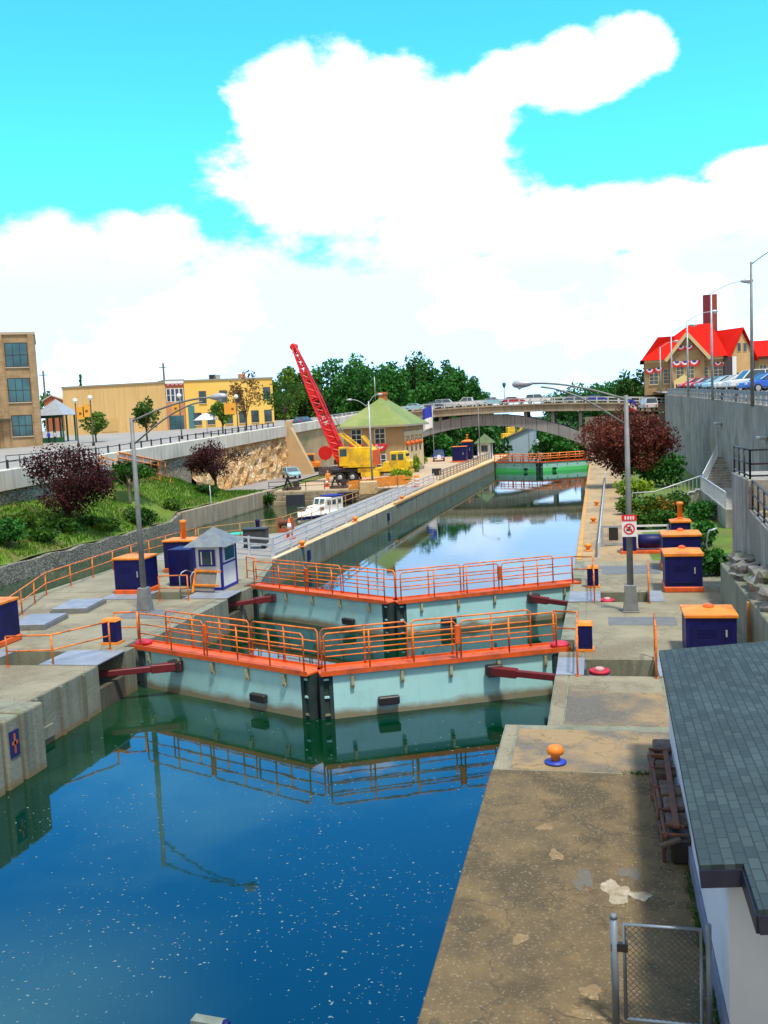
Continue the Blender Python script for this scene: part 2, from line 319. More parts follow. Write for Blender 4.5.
# water
def watermat(name,deep,c2,ior,bump,sc_,tint=(1,1,1,1)):
    mt=bpy.data.materials.new(name);mt.use_nodes=True;nt=mt.node_tree;N=nt.nodes;L=nt.links;b=N['Principled BSDF']
    b.inputs['Roughness'].default_value=.03;b.inputs['IOR'].default_value=ior;b.inputs['Specular Tint'].default_value=tint
    geo=N.new('ShaderNodeNewGeometry')
    n=N.new('ShaderNodeTexNoise');n.inputs['Scale'].default_value=.12;n.inputs['Detail'].default_value=5;L.new(geo.outputs['Position'],n.inputs['Vector'])
    x=N.new('ShaderNodeMix');x.data_type='RGBA';x.inputs[6].default_value=deep+(1,);x.inputs[7].default_value=c2+(1,)
    r=N.new('ShaderNodeMapRange');r.inputs['From Min'].default_value=.5;r.inputs['From Max'].default_value=.75;L.new(n.outputs['Fac'],r.inputs['Value']);ds=N.new('ShaderNodeVectorMath');ds.operation='DISTANCE';ds.inputs[1].default_value=(-9.5,11.6,0);L.new(geo.outputs['Position'],ds.inputs[0])
    dr=N.new('ShaderNodeMath');dr.operation='MULTIPLY_ADD';L.new(n.outputs['Fac'],dr.inputs[0]);dr.inputs[1].default_value=-6;L.new(ds.outputs['Value'],dr.inputs[2])
    rr=N.new('ShaderNodeMapRange');rr.interpolation_type='SMOOTHSTEP';rr.inputs['From Min'].default_value=2.2;rr.inputs['From Max'].default_value=-2.2;L.new(dr.outputs[0],rr.inputs['Value'])
    mx_=N.new('ShaderNodeMath');mx_.operation='MAXIMUM';L.new(r.outputs[0],mx_.inputs[0]);L.new(rr.outputs[0],mx_.inputs[1])
    L.new(mx_.outputs[0],x.inputs[0]);L.new(x.outputs[2],b.inputs['Base Color'])
    w=N.new('ShaderNodeTexNoise');w.inputs['Scale'].default_value=sc_;w.inputs['Detail'].default_value=3;L.new(geo.outputs['Position'],w.inputs['Vector'])
    bp=N.new('ShaderNodeBump');bp.inputs['Strength'].default_value=bump;bp.inputs['Distance'].default_value=.02;L.new(w.outputs['Fac'],bp.inputs['Height']);L.new(bp.outputs[0],b.inputs['Normal'])
    return mt
WAT=watermat('canal_water',(.0,.024,.007),(.032,.085,.04),WIOR,.09,1.4,(.10,.31,1,1))
WATO=watermat('old_basin_water',(.02,.045,.018),(.07,.08,.03),1.33,.4,2.5)
sheet('canal_water',[(-15.6,-60),(-2,-60),(-2,22),(-1,22),(-.7,27),(-.7,152),(-16.3,152),(-18,100),(-18,50),(-16.6,42),(-16.6,22),(-15.6,22)],0,WAT)
sheet('basin_water',[(-36,-30),(-21,-30),(-21,101),(-36,101)],.05,WATO)
# right quay with its two machinery pits
holed('right_quay',[(-2.35,-30),(12,-30),(12,172),(-1.25,172),(-1.25,42.7),(-.85,42.7),(-.85,41.2),(-1.3,41.2),(-1.3,39.3),(1.8,39.3),(1.8,37.3),(-1.3,37.3),
 (-1.35,31.1),(-.9,31.1),(-.9,29.5),(-1.35,29.5),(-1.35,28.6),(1.48,28.6),(1.48,26.8),(-1.35,26.8),(-1.35,22.4),(-2.35,22.4)],[],-16,QL,CONCF)['kind']='structure'
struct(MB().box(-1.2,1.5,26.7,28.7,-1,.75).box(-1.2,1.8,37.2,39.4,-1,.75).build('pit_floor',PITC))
def slabs(name,rects,z,mat,bev=.02):
    mb=MB()
    for x0,x1,y0,y1 in rects: mb.box(x0,x1,y0,y1,z-.12,z)
    return struct(mb.build(name,mat,bevel=bev))
slabs('quay_slab_old',[(-2.375,1.5,-20,8.9),(-2.375,1.5,8.92,19.45)],QL+.012,AGG)
0 and slabs('quay_kerb_stone',[(-2.34,-2.02,-20,-5),(-2.34,-2.02,-4.97,6),(-2.34,-2.02,6.03,12.6),(-2.34,-2.02,12.63,18.2)],QL+.010,AGG,.03)
slabs('quay_slab_stained',[(-2.0,1.5,19.5,22.1),(-.95,1.5,22.5,25.2)],QL+.016,SLAB)
slabs('quay_slab_pale',[(-2.33,-2.04,19.48,22.38),(-1.33,-.98,22.42,26.78),(-.95,1.5,25.24,26.78),(-1.32,-.62,28.65,29.45),(-.58,4.3,28.65,37.25),(1.55,4.3,24.6,28.6),(-.88,-.6,31.15,37.25),(-1.2,4.6,39.35,41.15),(-.8,4.6,41.2,47.4),(1.85,4.6,37.3,39.3)],QL+.014,CONC)
slabs('right_path',[(-1.2,2.4,47.5,60),(-1.2,2.4,60.03,75),(-1.2,2.4,75.03,92),(-1.2,2.4,92.03,112),(-1.2,2.4,112.03,171)],QL+.012,TAN2)
slabs('right_earth_bed',[(2.45,12,47.5,171)],QL+.01,GRASSM)
struct(MB().box(-1.23,-.95,48,80,QL,QL+.05).box(-1.23,-.95,80.05,150,QL,QL+.05).build('right_coping',COPE,bevel=.02))
sheet('grey_mat',[(.2,33.2),(2.5,33.2),(2.5,34.5),(.2,34.5)],QL+.022,PATCH)
sheet('grey_mat',[(.05,43.6),(2.6,43.6),(2.6,45.9),(-.9,45.9),(-.9,45.0),(.05,45.0)],QL+.022,PATCH)
slabs('concrete_patch',[],QL,CONC) if 0 else None
# repair patches, irregular
g=random.Random(4)
def blot(name,px,py,rx,ry,mat,z=QL+.017,seed=1,k=40):
    g=random.Random(seed);c=PZ(px,py,QL);pts=[]
    for i in range(k):
        a=2*PI*i/k;q=.8+.16*math.sin(a*2+seed)+.13*math.sin(a*3+seed*2.3)+.09*math.sin(a*5+seed*4)+g.uniform(-.06,.06);pts.append((c.x+rx*q*math.cos(a),c.y+ry*q*math.sin(a)))
    return sheet(name,pts,z,mat)
PW=M('pale_repair_mortar',(.42,.37,.28),(.24,.18,.1),6,.9,speck=(.2,.15,.09));PB=M('blue_grey_repair',(.115,.11,.10),(.13,.1,.06),5,.9,speck=(.2,.17,.12))
blot('repair_patch',583,880,.16,.5,PB,seed=1);blot('repair_patch',630,874,.2,.28,PB,seed=2);blot('repair_patch',616,893,.24,.45,PW,seed=3);blot('repair_patch',640,897,.18,.2,PW,z=QL+.020,seed=8)
blot('repair_patch',585,1016,.3,.1,MATS.get('pale_scuff') or M('pale_scuff',(.24,.165,.08),(.17,.115,.055),7,.95,speck=(.4,.33,.2)),seed=4);blot('repair_patch',590,993,.2,.16,MATS['pale_scuff'],seed=5);blot('repair_patch',520,940,.14,.16,M('pale_scuff',(.30,.22,.12),(.22,.16,.08),5,.95),seed=6)
blot('repair_patch',545,828,.16,.2,MATS['pale_scuff'],seed=7);blot('repair_patch',556,856,.14,.25,MATS['pale_scuff'],seed=9)
# island
isl=holed('island_quay',[(-15.1,-30),(-15.1,22.5),(-15.9,22.5),(-15.9,27.2),(-20,27.2),(-20,29),(-15.9,29),(-15.9,29.7),(-16.35,29.7),(-16.35,31),(-15.9,31),(-15.9,38.3),(-20,38.3),(-20,40),(-15.9,40),(-15.9,41.3),(-16.35,41.3),(-16.35,42.6),(-15.95,42.6),(-17.7,50),(-17.4,63),(-16.9,96),(-15.7,147),(-15.7,172),
 (-49,172),(-49,100),(-21.6,100),(-21.6,62),(-25.6,57),(-26.2,52),(-26.2,-30)],[],-16,QL,CONCF); isl['kind']='structure'
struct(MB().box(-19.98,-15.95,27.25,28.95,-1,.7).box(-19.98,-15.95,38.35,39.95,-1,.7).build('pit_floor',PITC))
struct(MB().prism([(-15.95,22.6),(-15.95,27.15),(-26,27.15),(-26,22.6)],QL,QL+.014).prism([(-16.4,29.05),(-16.4,38.25),(-26,38.25),(-26,29.05)],QL,QL+.014).prism([(-16.4,40.05),(-16.4,42.6),(-17.75,49.9),(-25.8,49.9),(-26,40.05)],QL,QL+.014).prism([(-20.05,27.2),(-20.05,29),(-26,29),(-26,27.2)],QL,QL+.014).prism([(-20.05,38.3),(-20.05,40),(-26,40),(-26,38.3)],QL,QL+.014).build('island_slab',CONC))
struct(MB().prism([(-17.75,50),(-17.45,63),(-16.95,96),(-15.75,147),(-15.75,171),(-18.0,171),(-18.05,50)],QL,QL+.016).build('island_coping_walk',TAN))
struct(MB().prism([(-18.1,50),(-18.1,100),(-21.5,100),(-21.5,62.1),(-25.4,57),(-25.9,50)],QL,QL+.012).build('island_path',M('grey_path',(.30,.28,.25),(.24,.22,.2),.5,.9)))
struct(MB().prism([(-18.1,100.1),(-18.1,171),(-48.5,171),(-48.5,100.1)],QL,QL+.012).build('crane_yard',M('yard_gravel',(.5,.36,.22),(.42,.32,.22),.15,.95,c3=(.5,.28,.12),s3=.1)))
def strip(name,pts,w,z0,z1,mat):
    mb=MB()
    for (x0,y0),(x1,y1) in zip(pts,pts[1:]): mb.prism([(x0,y0),(x1,y1),(x1-w,y1),(x0-w,y0)],z0,z1)
    return struct(mb.build(name,mat,bevel=.02))
strip('ochre_coping',[(-17.05,80),(-16.88,96),(-15.68,147)],.35,QL+.02,QL+.22,COPE)
# front block of the island
struct(MB().box(-20.5,-14.86,21.5,22.45,-3,QL+.32).box(-20.5,-14.86,20.72,21.36,-3,QL+.32).box(-20.5,-14.86,8,20.58,-3,QL+.32).build('fender_block',CONCF,bevel=.07,seg=3))
mb=MB()
for y in (23.6,24.9,26.2): mb.box(-15.93,-15.82,y,y+.1,0,QL-.02)
for y in (32.5,34.5,36.5): mb.box(-15.93,-15.82,y,y+.1,0,QL-.02)
mb.box(-15.95,-15.83,22.6,24.4,.2,.55); mb.build('wall_joint',CONCF)['kind']='structure'
mb=MB()
for x0,x1,y0,y1 in [(-18.0,-15.92,27.15,29.05),(-22.0,-20.0,27.1,29.1),(-18.0,-15.92,38.25,40.05),(-22,-20,38.2,40.1)]: mb.box(x0,x1,y0,y1,QL+.016,QL+.05)
for x0,x1,y0,y1 in [(-1.33,-.55,26.75,28.65),(1.5,2.3,26.7,28.7),(-1.28,-.05,37.25,39.35),(1.8,2.35,37.2,39.4)]: mb.box(x0,x1,y0,y1,QL+.016,QL+.045)
struct(mb.build('steel_cover_plate',PLATE))
sheet('grey_mat',[(-19.2,34.3),(-17,34.3),(-17,36),(-19.2,36)],QL+.022,PATCH)
for x,y in ((-21.9,33.2),(-21.9,36.3)):
    t=thing('access_hatch','raised grey steel access hatch on the island, '+('nearer to the camera' if y<35 else 'farther of the two beside the orange rail'),'hatch',(x,y,QL),R(8),'steel hatches on the island')
    MB().box(-.8,.8,-1.1,1.1,.02,.18).build('hatch_frame',POLEG,t); MB().box(-.75,.75,-1.05,1.05,.18,.24).build('lid',PLATE,t,bevel=.02)
# far bank of the old basin
CAST2=stonemat('bank_stone',[(.10,.10,.08),(.2,.19,.15),(.3,.28,.22),(.16,.15,.1)],3.4)
BANKC=M('bank_concrete',(.42,.33,.22),(.33,.26,.18),.5,.9,streak=(.16,.13,.09),tide=(.1,(.1,.09,.05)))
def wallthing(name,label,segs,mat,cat='wall',bev=0):
    mb=MB()
    for a in segs: mb.prism(*a)
    return tag(mb.build(name,mat,bevel=bev),label,cat)
def ybox(mb,x0,x1,pts):   # wall running along y with varying top/bottom: pts (y,zb,zt)
    for (ya,ba,ta),(yb,bb,tb) in zip(pts,pts[1:]):
        b=len(mb.v); mb.v+=[(x0,ya,ba),(x1,ya,ba),(x1,ya,ta),(x0,ya,ta),(x0,yb,bb),(x1,yb,bb),(x1,yb,tb),(x0,yb,tb)]
        for q in ((0,1,2,3),(4,7,6,5),(0,4,5,1),(3,2,6,7),(1,5,6,2),(0,3,7,4)): mb.face([b+k for k in q])
    return mb
def bz(y): return 1.15 if y<76 else 1.75
def slopez(x,y):
    t=max(0,min(1,(-35.6-x)/7.4)); f=max(0,min(1,(104-y)/20)); f=f*f*(3-2*f)
    return bz(y)*f+1.56*(1-f)+ (2.9*t*f) + .14*math.sin(x*1.3+y*.7)*math.sin(y*.43)*f
tag(ybox(MB(),-36.2,-35.3,[(y,-6,bz(y)+.1*math.sin(y*1.7)) for y in range(-30,77,2)]).build('bank_wall',CAST2),'low rubble stone wall along the water under the purple tree','wall')
tag(ybox(MB(),-36.2,-35.2,[(76,-6,1.75),(101,-6,1.75)]).build('bank_wall',BANKC),'tan concrete basin wall below the grass lawn','wall')
mb=MB()
xs=[-35.7-i*.45 for i in range(17)]+[-43.2]; ys=list(range(-30,132,2))
b=0
for y in ys:
    for x in xs: mb.v.append((x,y,slopez(x,y)))
n=len(xs)
for j in range(len(ys)-1):
    for i in range(n-1): mb.face([j*n+i,j*n+i+1,(j+1)*n+i+1,(j+1)*n+i],True)
struct(mb.build('bank_slope',GRASSM))
sheet('lower_road',[(-36.3,102),(-39,95),(-42.4,90.5),(-42.4,128),(-45.5,150),(-45.5,170),(-39,170),(-38,128)],1.72,ROADL)
# grass as blades on the slope
g=np.random.default_rng(3);n=26000;X=-35.8-7*g.random(n);Y=25+75*g.random(n)
cl=np.sin(X*.9+Y*.31)+np.sin(Y*.23-X*.4);keep=(cl>-3)&~((Y>92)&(X<-38.2));X=X[keep];Y=Y[keep];n=len(X)
Zv=np.array([slopez(a,b) for a,b in zip(X,Y)]);a=g.random(n)*6.28;h_=.12+.2*g.random(n);w=.05
V=np.stack([np.stack([X-np.cos(a)*w,Y-np.sin(a)*w,Zv-.02],1),np.stack([X+np.cos(a)*w,Y+np.sin(a)*w,Zv-.02],1),np.stack([X+g.normal(size=n)*.07,Y+g.normal(size=n)*.07,Zv+h_],1)],1).reshape(-1,3)
me=bpy.data.meshes.new('bank_grass');me.vertices.add(3*n);me.vertices.foreach_set('co',V.ravel());me.loops.add(3*n);me.loops.foreach_set('vertex_index',np.arange(3*n));me.polygons.add(n);me.polygons.foreach_set('loop_start',np.arange(n)*3);me.update()
at=me.attributes.new('tone','FLOAT','FACE');at.data.foreach_set('value',np.clip(g.random(n)*.6+.2*cl[keep][:n],0,1).astype(np.float32));me.materials.append(LGRASS)
o=bpy.data.objects.new('bank_grass',me);COL.objects.link(o);tag(o,'short green grass on the sloping bank under the street wall','grass');o['kind']='stuff'
# upper left street: plateau, stone wall, concrete parapet
ysamp=[-60,0,30,60,90,120,150,190,300,1200]
mb=MB()
for y0,y1 in zip(ysamp,ysamp[1:]): mb.poly([(-43.0,y0,zp(y0)-.9),(-1500,y0,zp(y0)-.9),(-1500,y1,zp(y1)-.9),(-43.0,y1,zp(y1)-.9)])
struct(mb.build('upper_street',M('street_paving',(.32,.3,.28),(.25,.24,.22),.3,.9)))
WST=stonemat('street_wall_stone',[(.20,.16,.11),(.36,.30,.22),(.5,.42,.32),(.3,.2,.12)],2.6,gap=(.09,.07,.05))
WORG=stonemat('orange_rock',[(.42,.2,.07),(.5,.28,.10),(.62,.4,.18),(.75,.62,.45)],1.5,gap=(.36,.2,.08),flat=(1,1,1.3))
tag(ybox(MB(),-43.4,-42.7,[(y,-3,zp(y)-1.5) for y in (10,40,70,95)]).build('street_wall',WST),'tall rubble stone wall below the street parapet, behind the purple trees','wall')
mb=MB()   # rough weathered rock face, uneven surface
gr=random.Random(9);yy=[95+i*1.1 for i in range(31)]
for j,y in enumerate(yy):
    for k in range(9):
        z=1.3+(zp(y)-1.5-1.3)*k/8; mb.v.append((-42.9+gr.uniform(-.25,.3)+(1-k/8)*.9,y,z))
for j in range(len(yy)-1):
    for k in range(8): q=j*9+k; mb.face([q,q+1,q+10,q+9])
tag(mb.build('rock_face',WORG),'crumbling orange and white rock face beside the lower road','rock face')
tag(ybox(MB(),-43.4,-42.8,[(128,-3,zp(128)-1.3),(150,-3,zp(150)-1.3),(176,-3,zp(176)-1.3)]).build('street_wall',M('ochre_stained_wall',(.48,.33,.17),(.33,.25,.14),.3,.9,c3=(.2,.22,.08),s3=.25)),'stained ochre retaining wall beyond the sloping buttress','wall')
PARA=M('parapet_concrete',(.68,.63,.53),(.54,.5,.42),.35,.85,streak=(.32,.31,.28))
par=tag(ybox(MB(),-43.2,-42.35,[(y,zp(y)-1.5,zp(y)) for y in (10,35,60,75,90,105,127)]).build('street_parapet',PARA,bevel=.03),'long pale concrete parapet along the edge of the left street','parapet')
tag(ybox(MB(),-43.2,-42.4,[(y,zp(y)-1.25,zp(y)) for y in (129.2,140,160,176)]).build('street_parapet',PARA,bevel=.03),'pale concrete parapet farther up the street behind the red boom','parapet')
# sloping buttress
t=thing('buttress','tan concrete wing wall sloping down to the lower road by the blue car','wall',(-42.4,128.2,1.6))
MB().prism([(0,-.0),(3.4,0),(3.2,1.0),(.5,6.6),(0,7.3)],-.45,.45,lambda u,v,w:(u,w,v)).build('wall_slab',M('wing_concrete',(.62,.42,.22),(.5,.36,.2),.5,.9),t,bevel=.03)
MB().box(-.35,.4,-.55,.55,-.1,7.7).build('end_pier',MATS['wing_concrete'],t,bevel=.03)
# basin end wall with old lock timbers
tag(ybox(MB(),-49,-47.9,[(99,-5,1.5),(101,-5,1.5)]).build('end_wall',CAST2),'stone stub at the corner of the basin head','wall') if 0 else None
mb=MB();gr=random.Random(12)
for i in range(5):
    x=-35.2
    while x<-21.8:
        w=gr.uniform(.9,1.7); x1=min(x+w-.03,-21.7); mb.box(x,x1,99.1+i*.16+gr.uniform(-.05,.05),100.2,-1+i*.5,-1+i*.5+.47); x+=w
tag(mb.build('basin_end_wall',M('block_stone',(.46,.38,.26),(.3,.25,.17),.6,.9,bump=.5,c3=(.2,.17,.1),s3=.5),bevel=.04),'stepped wall of big tan stone blocks closing the old basin','wall')
# upper right plateau + retaining wall
WL=[(9.75,-30),(9.8,20),(9.9,55),(10.0,84),(9.7,110),(9.0,135),(10.2,140),(14,142)]
mb=MB()
for y0,y1 in zip([-60,20,55,90,130,185,300],[20,55,90,130,185,300,1200]): mb.poly([(10.45,y0,zr(y0)+.04),(1500,y0,zr(y0)+.04),(1500,y1,zr(y1)+.04),(10.45,y1,zr(y1)+.04)])
for y0,y1 in zip([30,55,90,130],[55,90,130,150]): mb.poly([(10.9,y0,zr(y0)+.05),(11.6,y0,zr(y0)+.62),(11.6,y1,zr(y1)+.62),(10.9,y1,zr(y1)+.05)]).poly([(11.6,y0,zr(y0)+.62),(40,y0,zr(y0)+.62),(40,y1,zr(y1)+.62),(11.6,y1,zr(y1)+.62)])
struct(mb.build('upper_car_park',M('pale_asphalt',(.26,.26,.26),(.2,.2,.2),.3,.9)))
mb=MB()
for (x0,y0),(x1,y1) in zip(WL,WL[1:]):
    b=len(mb.v);z0=zr(y0)+.05;z1=zr(y1)+.05
    mb.v+=[(x0,y0,-6),(x0+.5,y0,-6),(x0+.5,y0,z0),(x0,y0,z0),(x1,y1,-6),(x1+.5,y1,-6),(x1+.5,y1,z1),(x1,y1,z1)]
    for q in ((0,4,7,3),(3,7,6,2),(1,2,6,5),(0,3,2,1),(4,5,6,7)): mb.face([b+k for k in q])
tag(mb.build('retaining_wall',WALLG),'tall grey streaked concrete retaining wall under the parked cars','wall')
mb=MB()
for y in range(30,136,7): 
    x=9.88-.0*(y); mb.box(9.2,9.2,y,y,0,0) if 0 else None
# ================================================================ lights, sky
EL,AZX,AZY=R(67),.63,-.77
sd=Vector((AZX*math.cos(EL),AZY*math.cos(EL),math.sin(EL))).normalized()
sun=bpy.data.lights.new('sun','SUN');sun.energy=SUNE;sun.angle=R(6);sun.color=(1,.95,.86);so=bpy.data.objects.new('sun',sun);COL.objects.link(so)
so.rotation_euler=sd.to_track_quat('Z','Y').to_euler()
w=bpy.data.worlds.new('World');sc.world=w;w.use_nodes=True;nt=w.node_tree;N=nt.nodes;L=nt.links
bg=N['Background'];bg.inputs['Strength'].default_value=SKYS
sky=N.new('ShaderNodeTexSky');sky.sky_type='NISHITA';sky.sun_disc=False;sky.sun_elevation=EL;sky.sun_rotation=math.atan2(AZX,AZY);sky.air_density=1.0;sky.dust_density=.4;sky.ozone_density=2.
tc=N.new('ShaderNodeTexCoord')
tint=N.new('ShaderNodeMix');tint.data_type='RGBA';tint.blend_type='MULTIPLY';tint.inputs[0].default_value=1;L.new(sky.outputs[0],tint.inputs[6]);tint.inputs[7].default_value=SKYTINT+(1,)
def mth(op,a,b=None,c=None,clamp=False):
    n=N.new('ShaderNodeMath');n.operation=op;n.use_clamp=clamp
    for i,v in enumerate((a,b,c)):
        if v is None: continue
        if isinstance(v,(int,float)): n.inputs[i].default_value=v
        else: L.new(v,n.inputs[i])
    return n.outputs[0]
def blob(px,py,rh,rv):
    c=PY(px,py,100)-Vector((0,0,H));c.normalize()
    a=N.new('ShaderNodeVectorMath');a.operation='SUBTRACT';L.new(tc.outputs['Generated'],a.inputs[0]);a.inputs[1].default_value=c
    b=N.new('ShaderNodeVectorMath');b.operation='MULTIPLY';L.new(a.outputs[0],b.inputs[0]);b.inputs[1].default_value=(1/rh,1/rh,1/rv)
    l=N.new('ShaderNodeVectorMath');l.operation='LENGTH';L.new(b.outputs[0],l.inputs[0])
    return mth('SUBTRACT',1,l.outputs['Value'])
sx=N.new('ShaderNodeSeparateXYZ');L.new(tc.outputs['Generated'],sx.inputs[0])
band=mth('MULTIPLY',mth('SUBTRACT',.188,sx.outputs['Z']),9.)
# unseen cloud added behind the camera and overhead to neutralise the ambient light
back=mth('MAXIMUM',mth('MULTIPLY',mth('SUBTRACT',.12,sx.outputs['Y']),3.),mth('MULTIPLY',mth('SUBTRACT',sx.outputs['Z'],.80),3.))
band=mth('MAXIMUM',band,back)
dens=band
for a in [(290,105,.06,.05),(350,125,.11,.065),(430,135,.09,.06),(335,180,.12,.06),(475,125,.04,.045),(480,190,.04,.04),(570,70,.08,.032),(508,80,.045,.026),(628,50,.045,.032),(570,222,.12,.035),(660,220,.10,.038),(748,168,.045,.02),(768,200,.07,.035),(150,245,.06,.035),(50,252,.07,.035),(455,215,.09,.06)]:
    dens=mth('MAXIMUM',dens,mth('MULTIPLY',blob(*a),1.1))
mp=N.new('ShaderNodeMapping');mp.inputs['Scale'].default_value=(1,1,1.7);L.new(tc.outputs['Generated'],mp.inputs[0])
n1=N.new('ShaderNodeTexNoise');n1.inputs['Scale'].default_value=17;n1.inputs['Detail'].default_value=9;n1.inputs['Roughness'].default_value=.62;L.new(mp.outputs[0],n1.inputs['Vector'])
dens=mth('ADD',dens,mth('MULTIPLY',mth('SUBTRACT',n1.outputs['Fac'],.5),1.25))
mr=N.new('ShaderNodeMapRange');mr.interpolation_type='SMOOTHSTEP';mr.inputs['From Min'].default_value=-.1;mr.inputs['From Max'].default_value=.3;L.new(dens,mr.inputs['Value'])
n2=N.new('ShaderNodeTexNoise');n2.inputs['Scale'].default_value=4.5;n2.inputs['Detail'].default_value=6;L.new(mp.outputs[0],n2.inputs['Vector'])
cc=N.new('ShaderNodeValToRGB');cc.color_ramp.elements[0].position=.40;cc.color_ramp.elements[1].position=.62
k=1/SKYS
cc.color_ramp.elements[0].color=(1.0,1.08,1.15,1);cc.color_ramp.elements[1].color=(1.5,1.5,1.45,1)
L.new(n2.outputs['Fac'],cc.inputs[0])
cb_=N.new('ShaderNodeValToRGB');cb_.color_ramp.elements[0].position=.5;cb_.color_ramp.elements[1].position=.64;cb_.color_ramp.elements[0].color=(.8,1.27,1.8,1);cb_.color_ramp.elements[1].color=(1.6,1.75,1.9,1);L.new(n2.outputs['Fac'],cb_.inputs[0])
lowf=N.new('ShaderNodeMapRange');lowf.inputs['From Min'].default_value=.24;lowf.inputs['From Max'].default_value=.14;L.new(sx.outputs['Z'],lowf.inputs['Value'])
lowy=N.new('ShaderNodeMapRange');lowy.inputs['From Min'].default_value=.3;lowy.inputs['From Max'].default_value=.6;L.new(sx.outputs['Y'],lowy.inputs['Value'])
lx2=N.new('ShaderNodeMix');lx2.data_type='RGBA';L.new(mth('MULTIPLY',lowf.outputs[0],lowy.outputs[0]),lx2.inputs[0]);L.new(cc.outputs[0],lx2.inputs[6]);L.new(cb_.outputs[0],lx2.inputs[7])
cs=N.new('ShaderNodeMix');cs.data_type='RGBA';cs.blend_type='MULTIPLY';cs.inputs[0].default_value=1;bk=N.new('ShaderNodeMapRange');bk.inputs['From Min'].default_value=.25;bk.inputs['From Max'].default_value=.05;bk.inputs['To Min'].default_value=1;bk.inputs['To Max'].default_value=BACKB;L.new(sx.outputs['Y'],bk.inputs['Value'])
bv=N.new('ShaderNodeVectorMath');bv.operation='SCALE';L.new(lx2.outputs[2],bv.inputs[0]);L.new(bk.outputs[0],bv.inputs['Scale'])
L.new(bv.outputs[0],cs.inputs[6]);cs.inputs[7].default_value=(k*CLB,k*CLB,k*CLB,1);cs.clamp_result=False
fm=N.new('ShaderNodeMix');fm.data_type='RGBA';L.new(mr.outputs[0],fm.inputs[0]);L.new(tint.outputs[2],fm.inputs[6]);L.new(cs.outputs[2],fm.inputs[7]);L.new(fm.outputs[2],bg.inputs['Color'])
vs=sc.view_settings;vs.view_transform='Standard';vs.look='None';vs.exposure=EXPO;vs.gamma=1;vs.use_curve_mapping=False
# ================================================================ LOCK GATES
GD=QL+.02
def railrun(mb,x0,x1,y,z0,z1,mids,step,r=.028,loop0=True,loop1=True):
    mb.tube([(x0,y,z0),(x0,y,z1-.08),(x0+.08*(1 if x1>x0 else -1),y,z1),(x1-.08*(1 if x1>x0 else -1),y,z1),(x1,y,z1-.08),(x1,y,z0)],r,6)
    for zz in mids: mb.tube([(x0,y,zz),(x1,y,zz)],r*.85,5)
    n=max(1,round(abs(x1-x0)/step))
    for i in range(1,n): x=x0+(x1-x0)*i/n; mb.tube([(x,y,z0),(x,y,z1)],r,6)
def gate_leaf(label,hinge,mitre,s,arm_len=.28,arm_to=None,pink=False,group='lock gate leaves',arm=True,rr=.028,tm=None):
    h=Vector(hinge+(0,));v=Vector(mitre+(0,))-h;L=v.length;rz=math.atan2(v.y,v.x)
    t=thing('lock_gate',label,'lock gate',(h.x,h.y,0),rz,group)
    c=s # camera side sign in local y
    mb=MB();mb.box(.05,L-.42,-.3,.3,-2.5,1.36)
    for k in range(1,5): x=L*k/5; mb.box(x-.008,x+.008,*sorted((c*.3,c*.306)),-2,1.36)
    mb.build('gate_panel',tm or TEAL,t,bevel=.03)
    MB().box(L-.42,L-.30,-.28,.28,-2.5,1.34).box(L-.30,L-.14,*sorted((0,c*.22)),-2.5,1.3).box(L-.14,L-.015,-.28,.28,-2.5,1.36).build('mitre_post',DARKG,t)
    for zz in (.1,.65,1.2): MB().box(L-.31,L-.13,*sorted((c*.2,c*.27)),zz,zz+.06).build('stiffener',TEAL,t)
    MB().box(-.05,.3,-.36,.36,-2.5,1.3).build('heel_post',DARKG,t,bevel=.05)
    MB().box(-.35,L-.02,-.38,.38,1.38,1.46).build('walkway',ORED,t,bevel=.015)
    MB().box(-.3,L-.05,*sorted((c*.38,c*.41)),1.37,1.52).build('toe_board',ORED,t);MB().box(-.3,L-.05,*sorted((-c*.38,-c*.41)),1.37,1.52).build('toe_board',ORED,t)
    if pink: MB().lathe([(.3,0),(.3,.08),(.2,.13)],(-.1,0,1.48),18).build('pivot_cap',PINK,t)
    for sg in (c,-c):
        mb=MB(); a=.15 if sg==c else .75
        q=L*(.44 if sg==c else .62)
        railrun(mb,a,q-.12,sg*.34,1.46,2.66,[2.28,1.95],1.55,rr); railrun(mb,q+.02,L-.2,sg*.34,1.46,2.66,[2.28,1.95],1.55,rr)
        mb.build('railing',ORAIL,t)
    q=L*.44
    MB().box(q-.1,q+.06,c*.34-.06,c*.34+.06,1.95,2.55).build('locker_box',ORED,t,bevel=.02)
    for k in range(5):
        x=L*(.07+.2*k); MB().box(x-.045,x+.045,*sorted((c*.31,c*.42)),1.02,1.3).box(x-.06,x+.06,*sorted((c*.31,c*.38)),.93,1.03).build('bracket',M('bracket_paint',(.42,.4,.25),(.25,.22,.12),5,.7),t)
    x=L*.73; MB().box(x-.33,x+.33,*sorted((c*.305,c*.5)),.30,.56).build('fender',BLACK,t,bevel=.03)
    if arm:
        x=L*arm_len; p=Vector((x,c*.42,1.02)); w_=Matrix.Rotation(-rz,4,'Z')@(Vector(arm_to)-Vector((h.x,h.y,0)))
        mb=MB();mb.beam(p,(w_.x,w_.y,w_.z),.17,.2); d=(w_-p).normalized(); mb.beam(p-d*.1,p+d*.9,.26,.28)
        mb.build('strut_arm',DRED,t,bevel=.02)
        MB().box(x-.38,x+.12,*sorted((c*.3,c*.58)),.84,1.2).build('arm_bracket',BLACK,t,bevel=.02)
    return t
gate_leaf('nearest lock gate leaf, left half, teal with orange walkway and pink pivot cap',(-15.78,30.3),(-8.52,27.1),-1,.27,(-16.6,27.9,1.0),True)
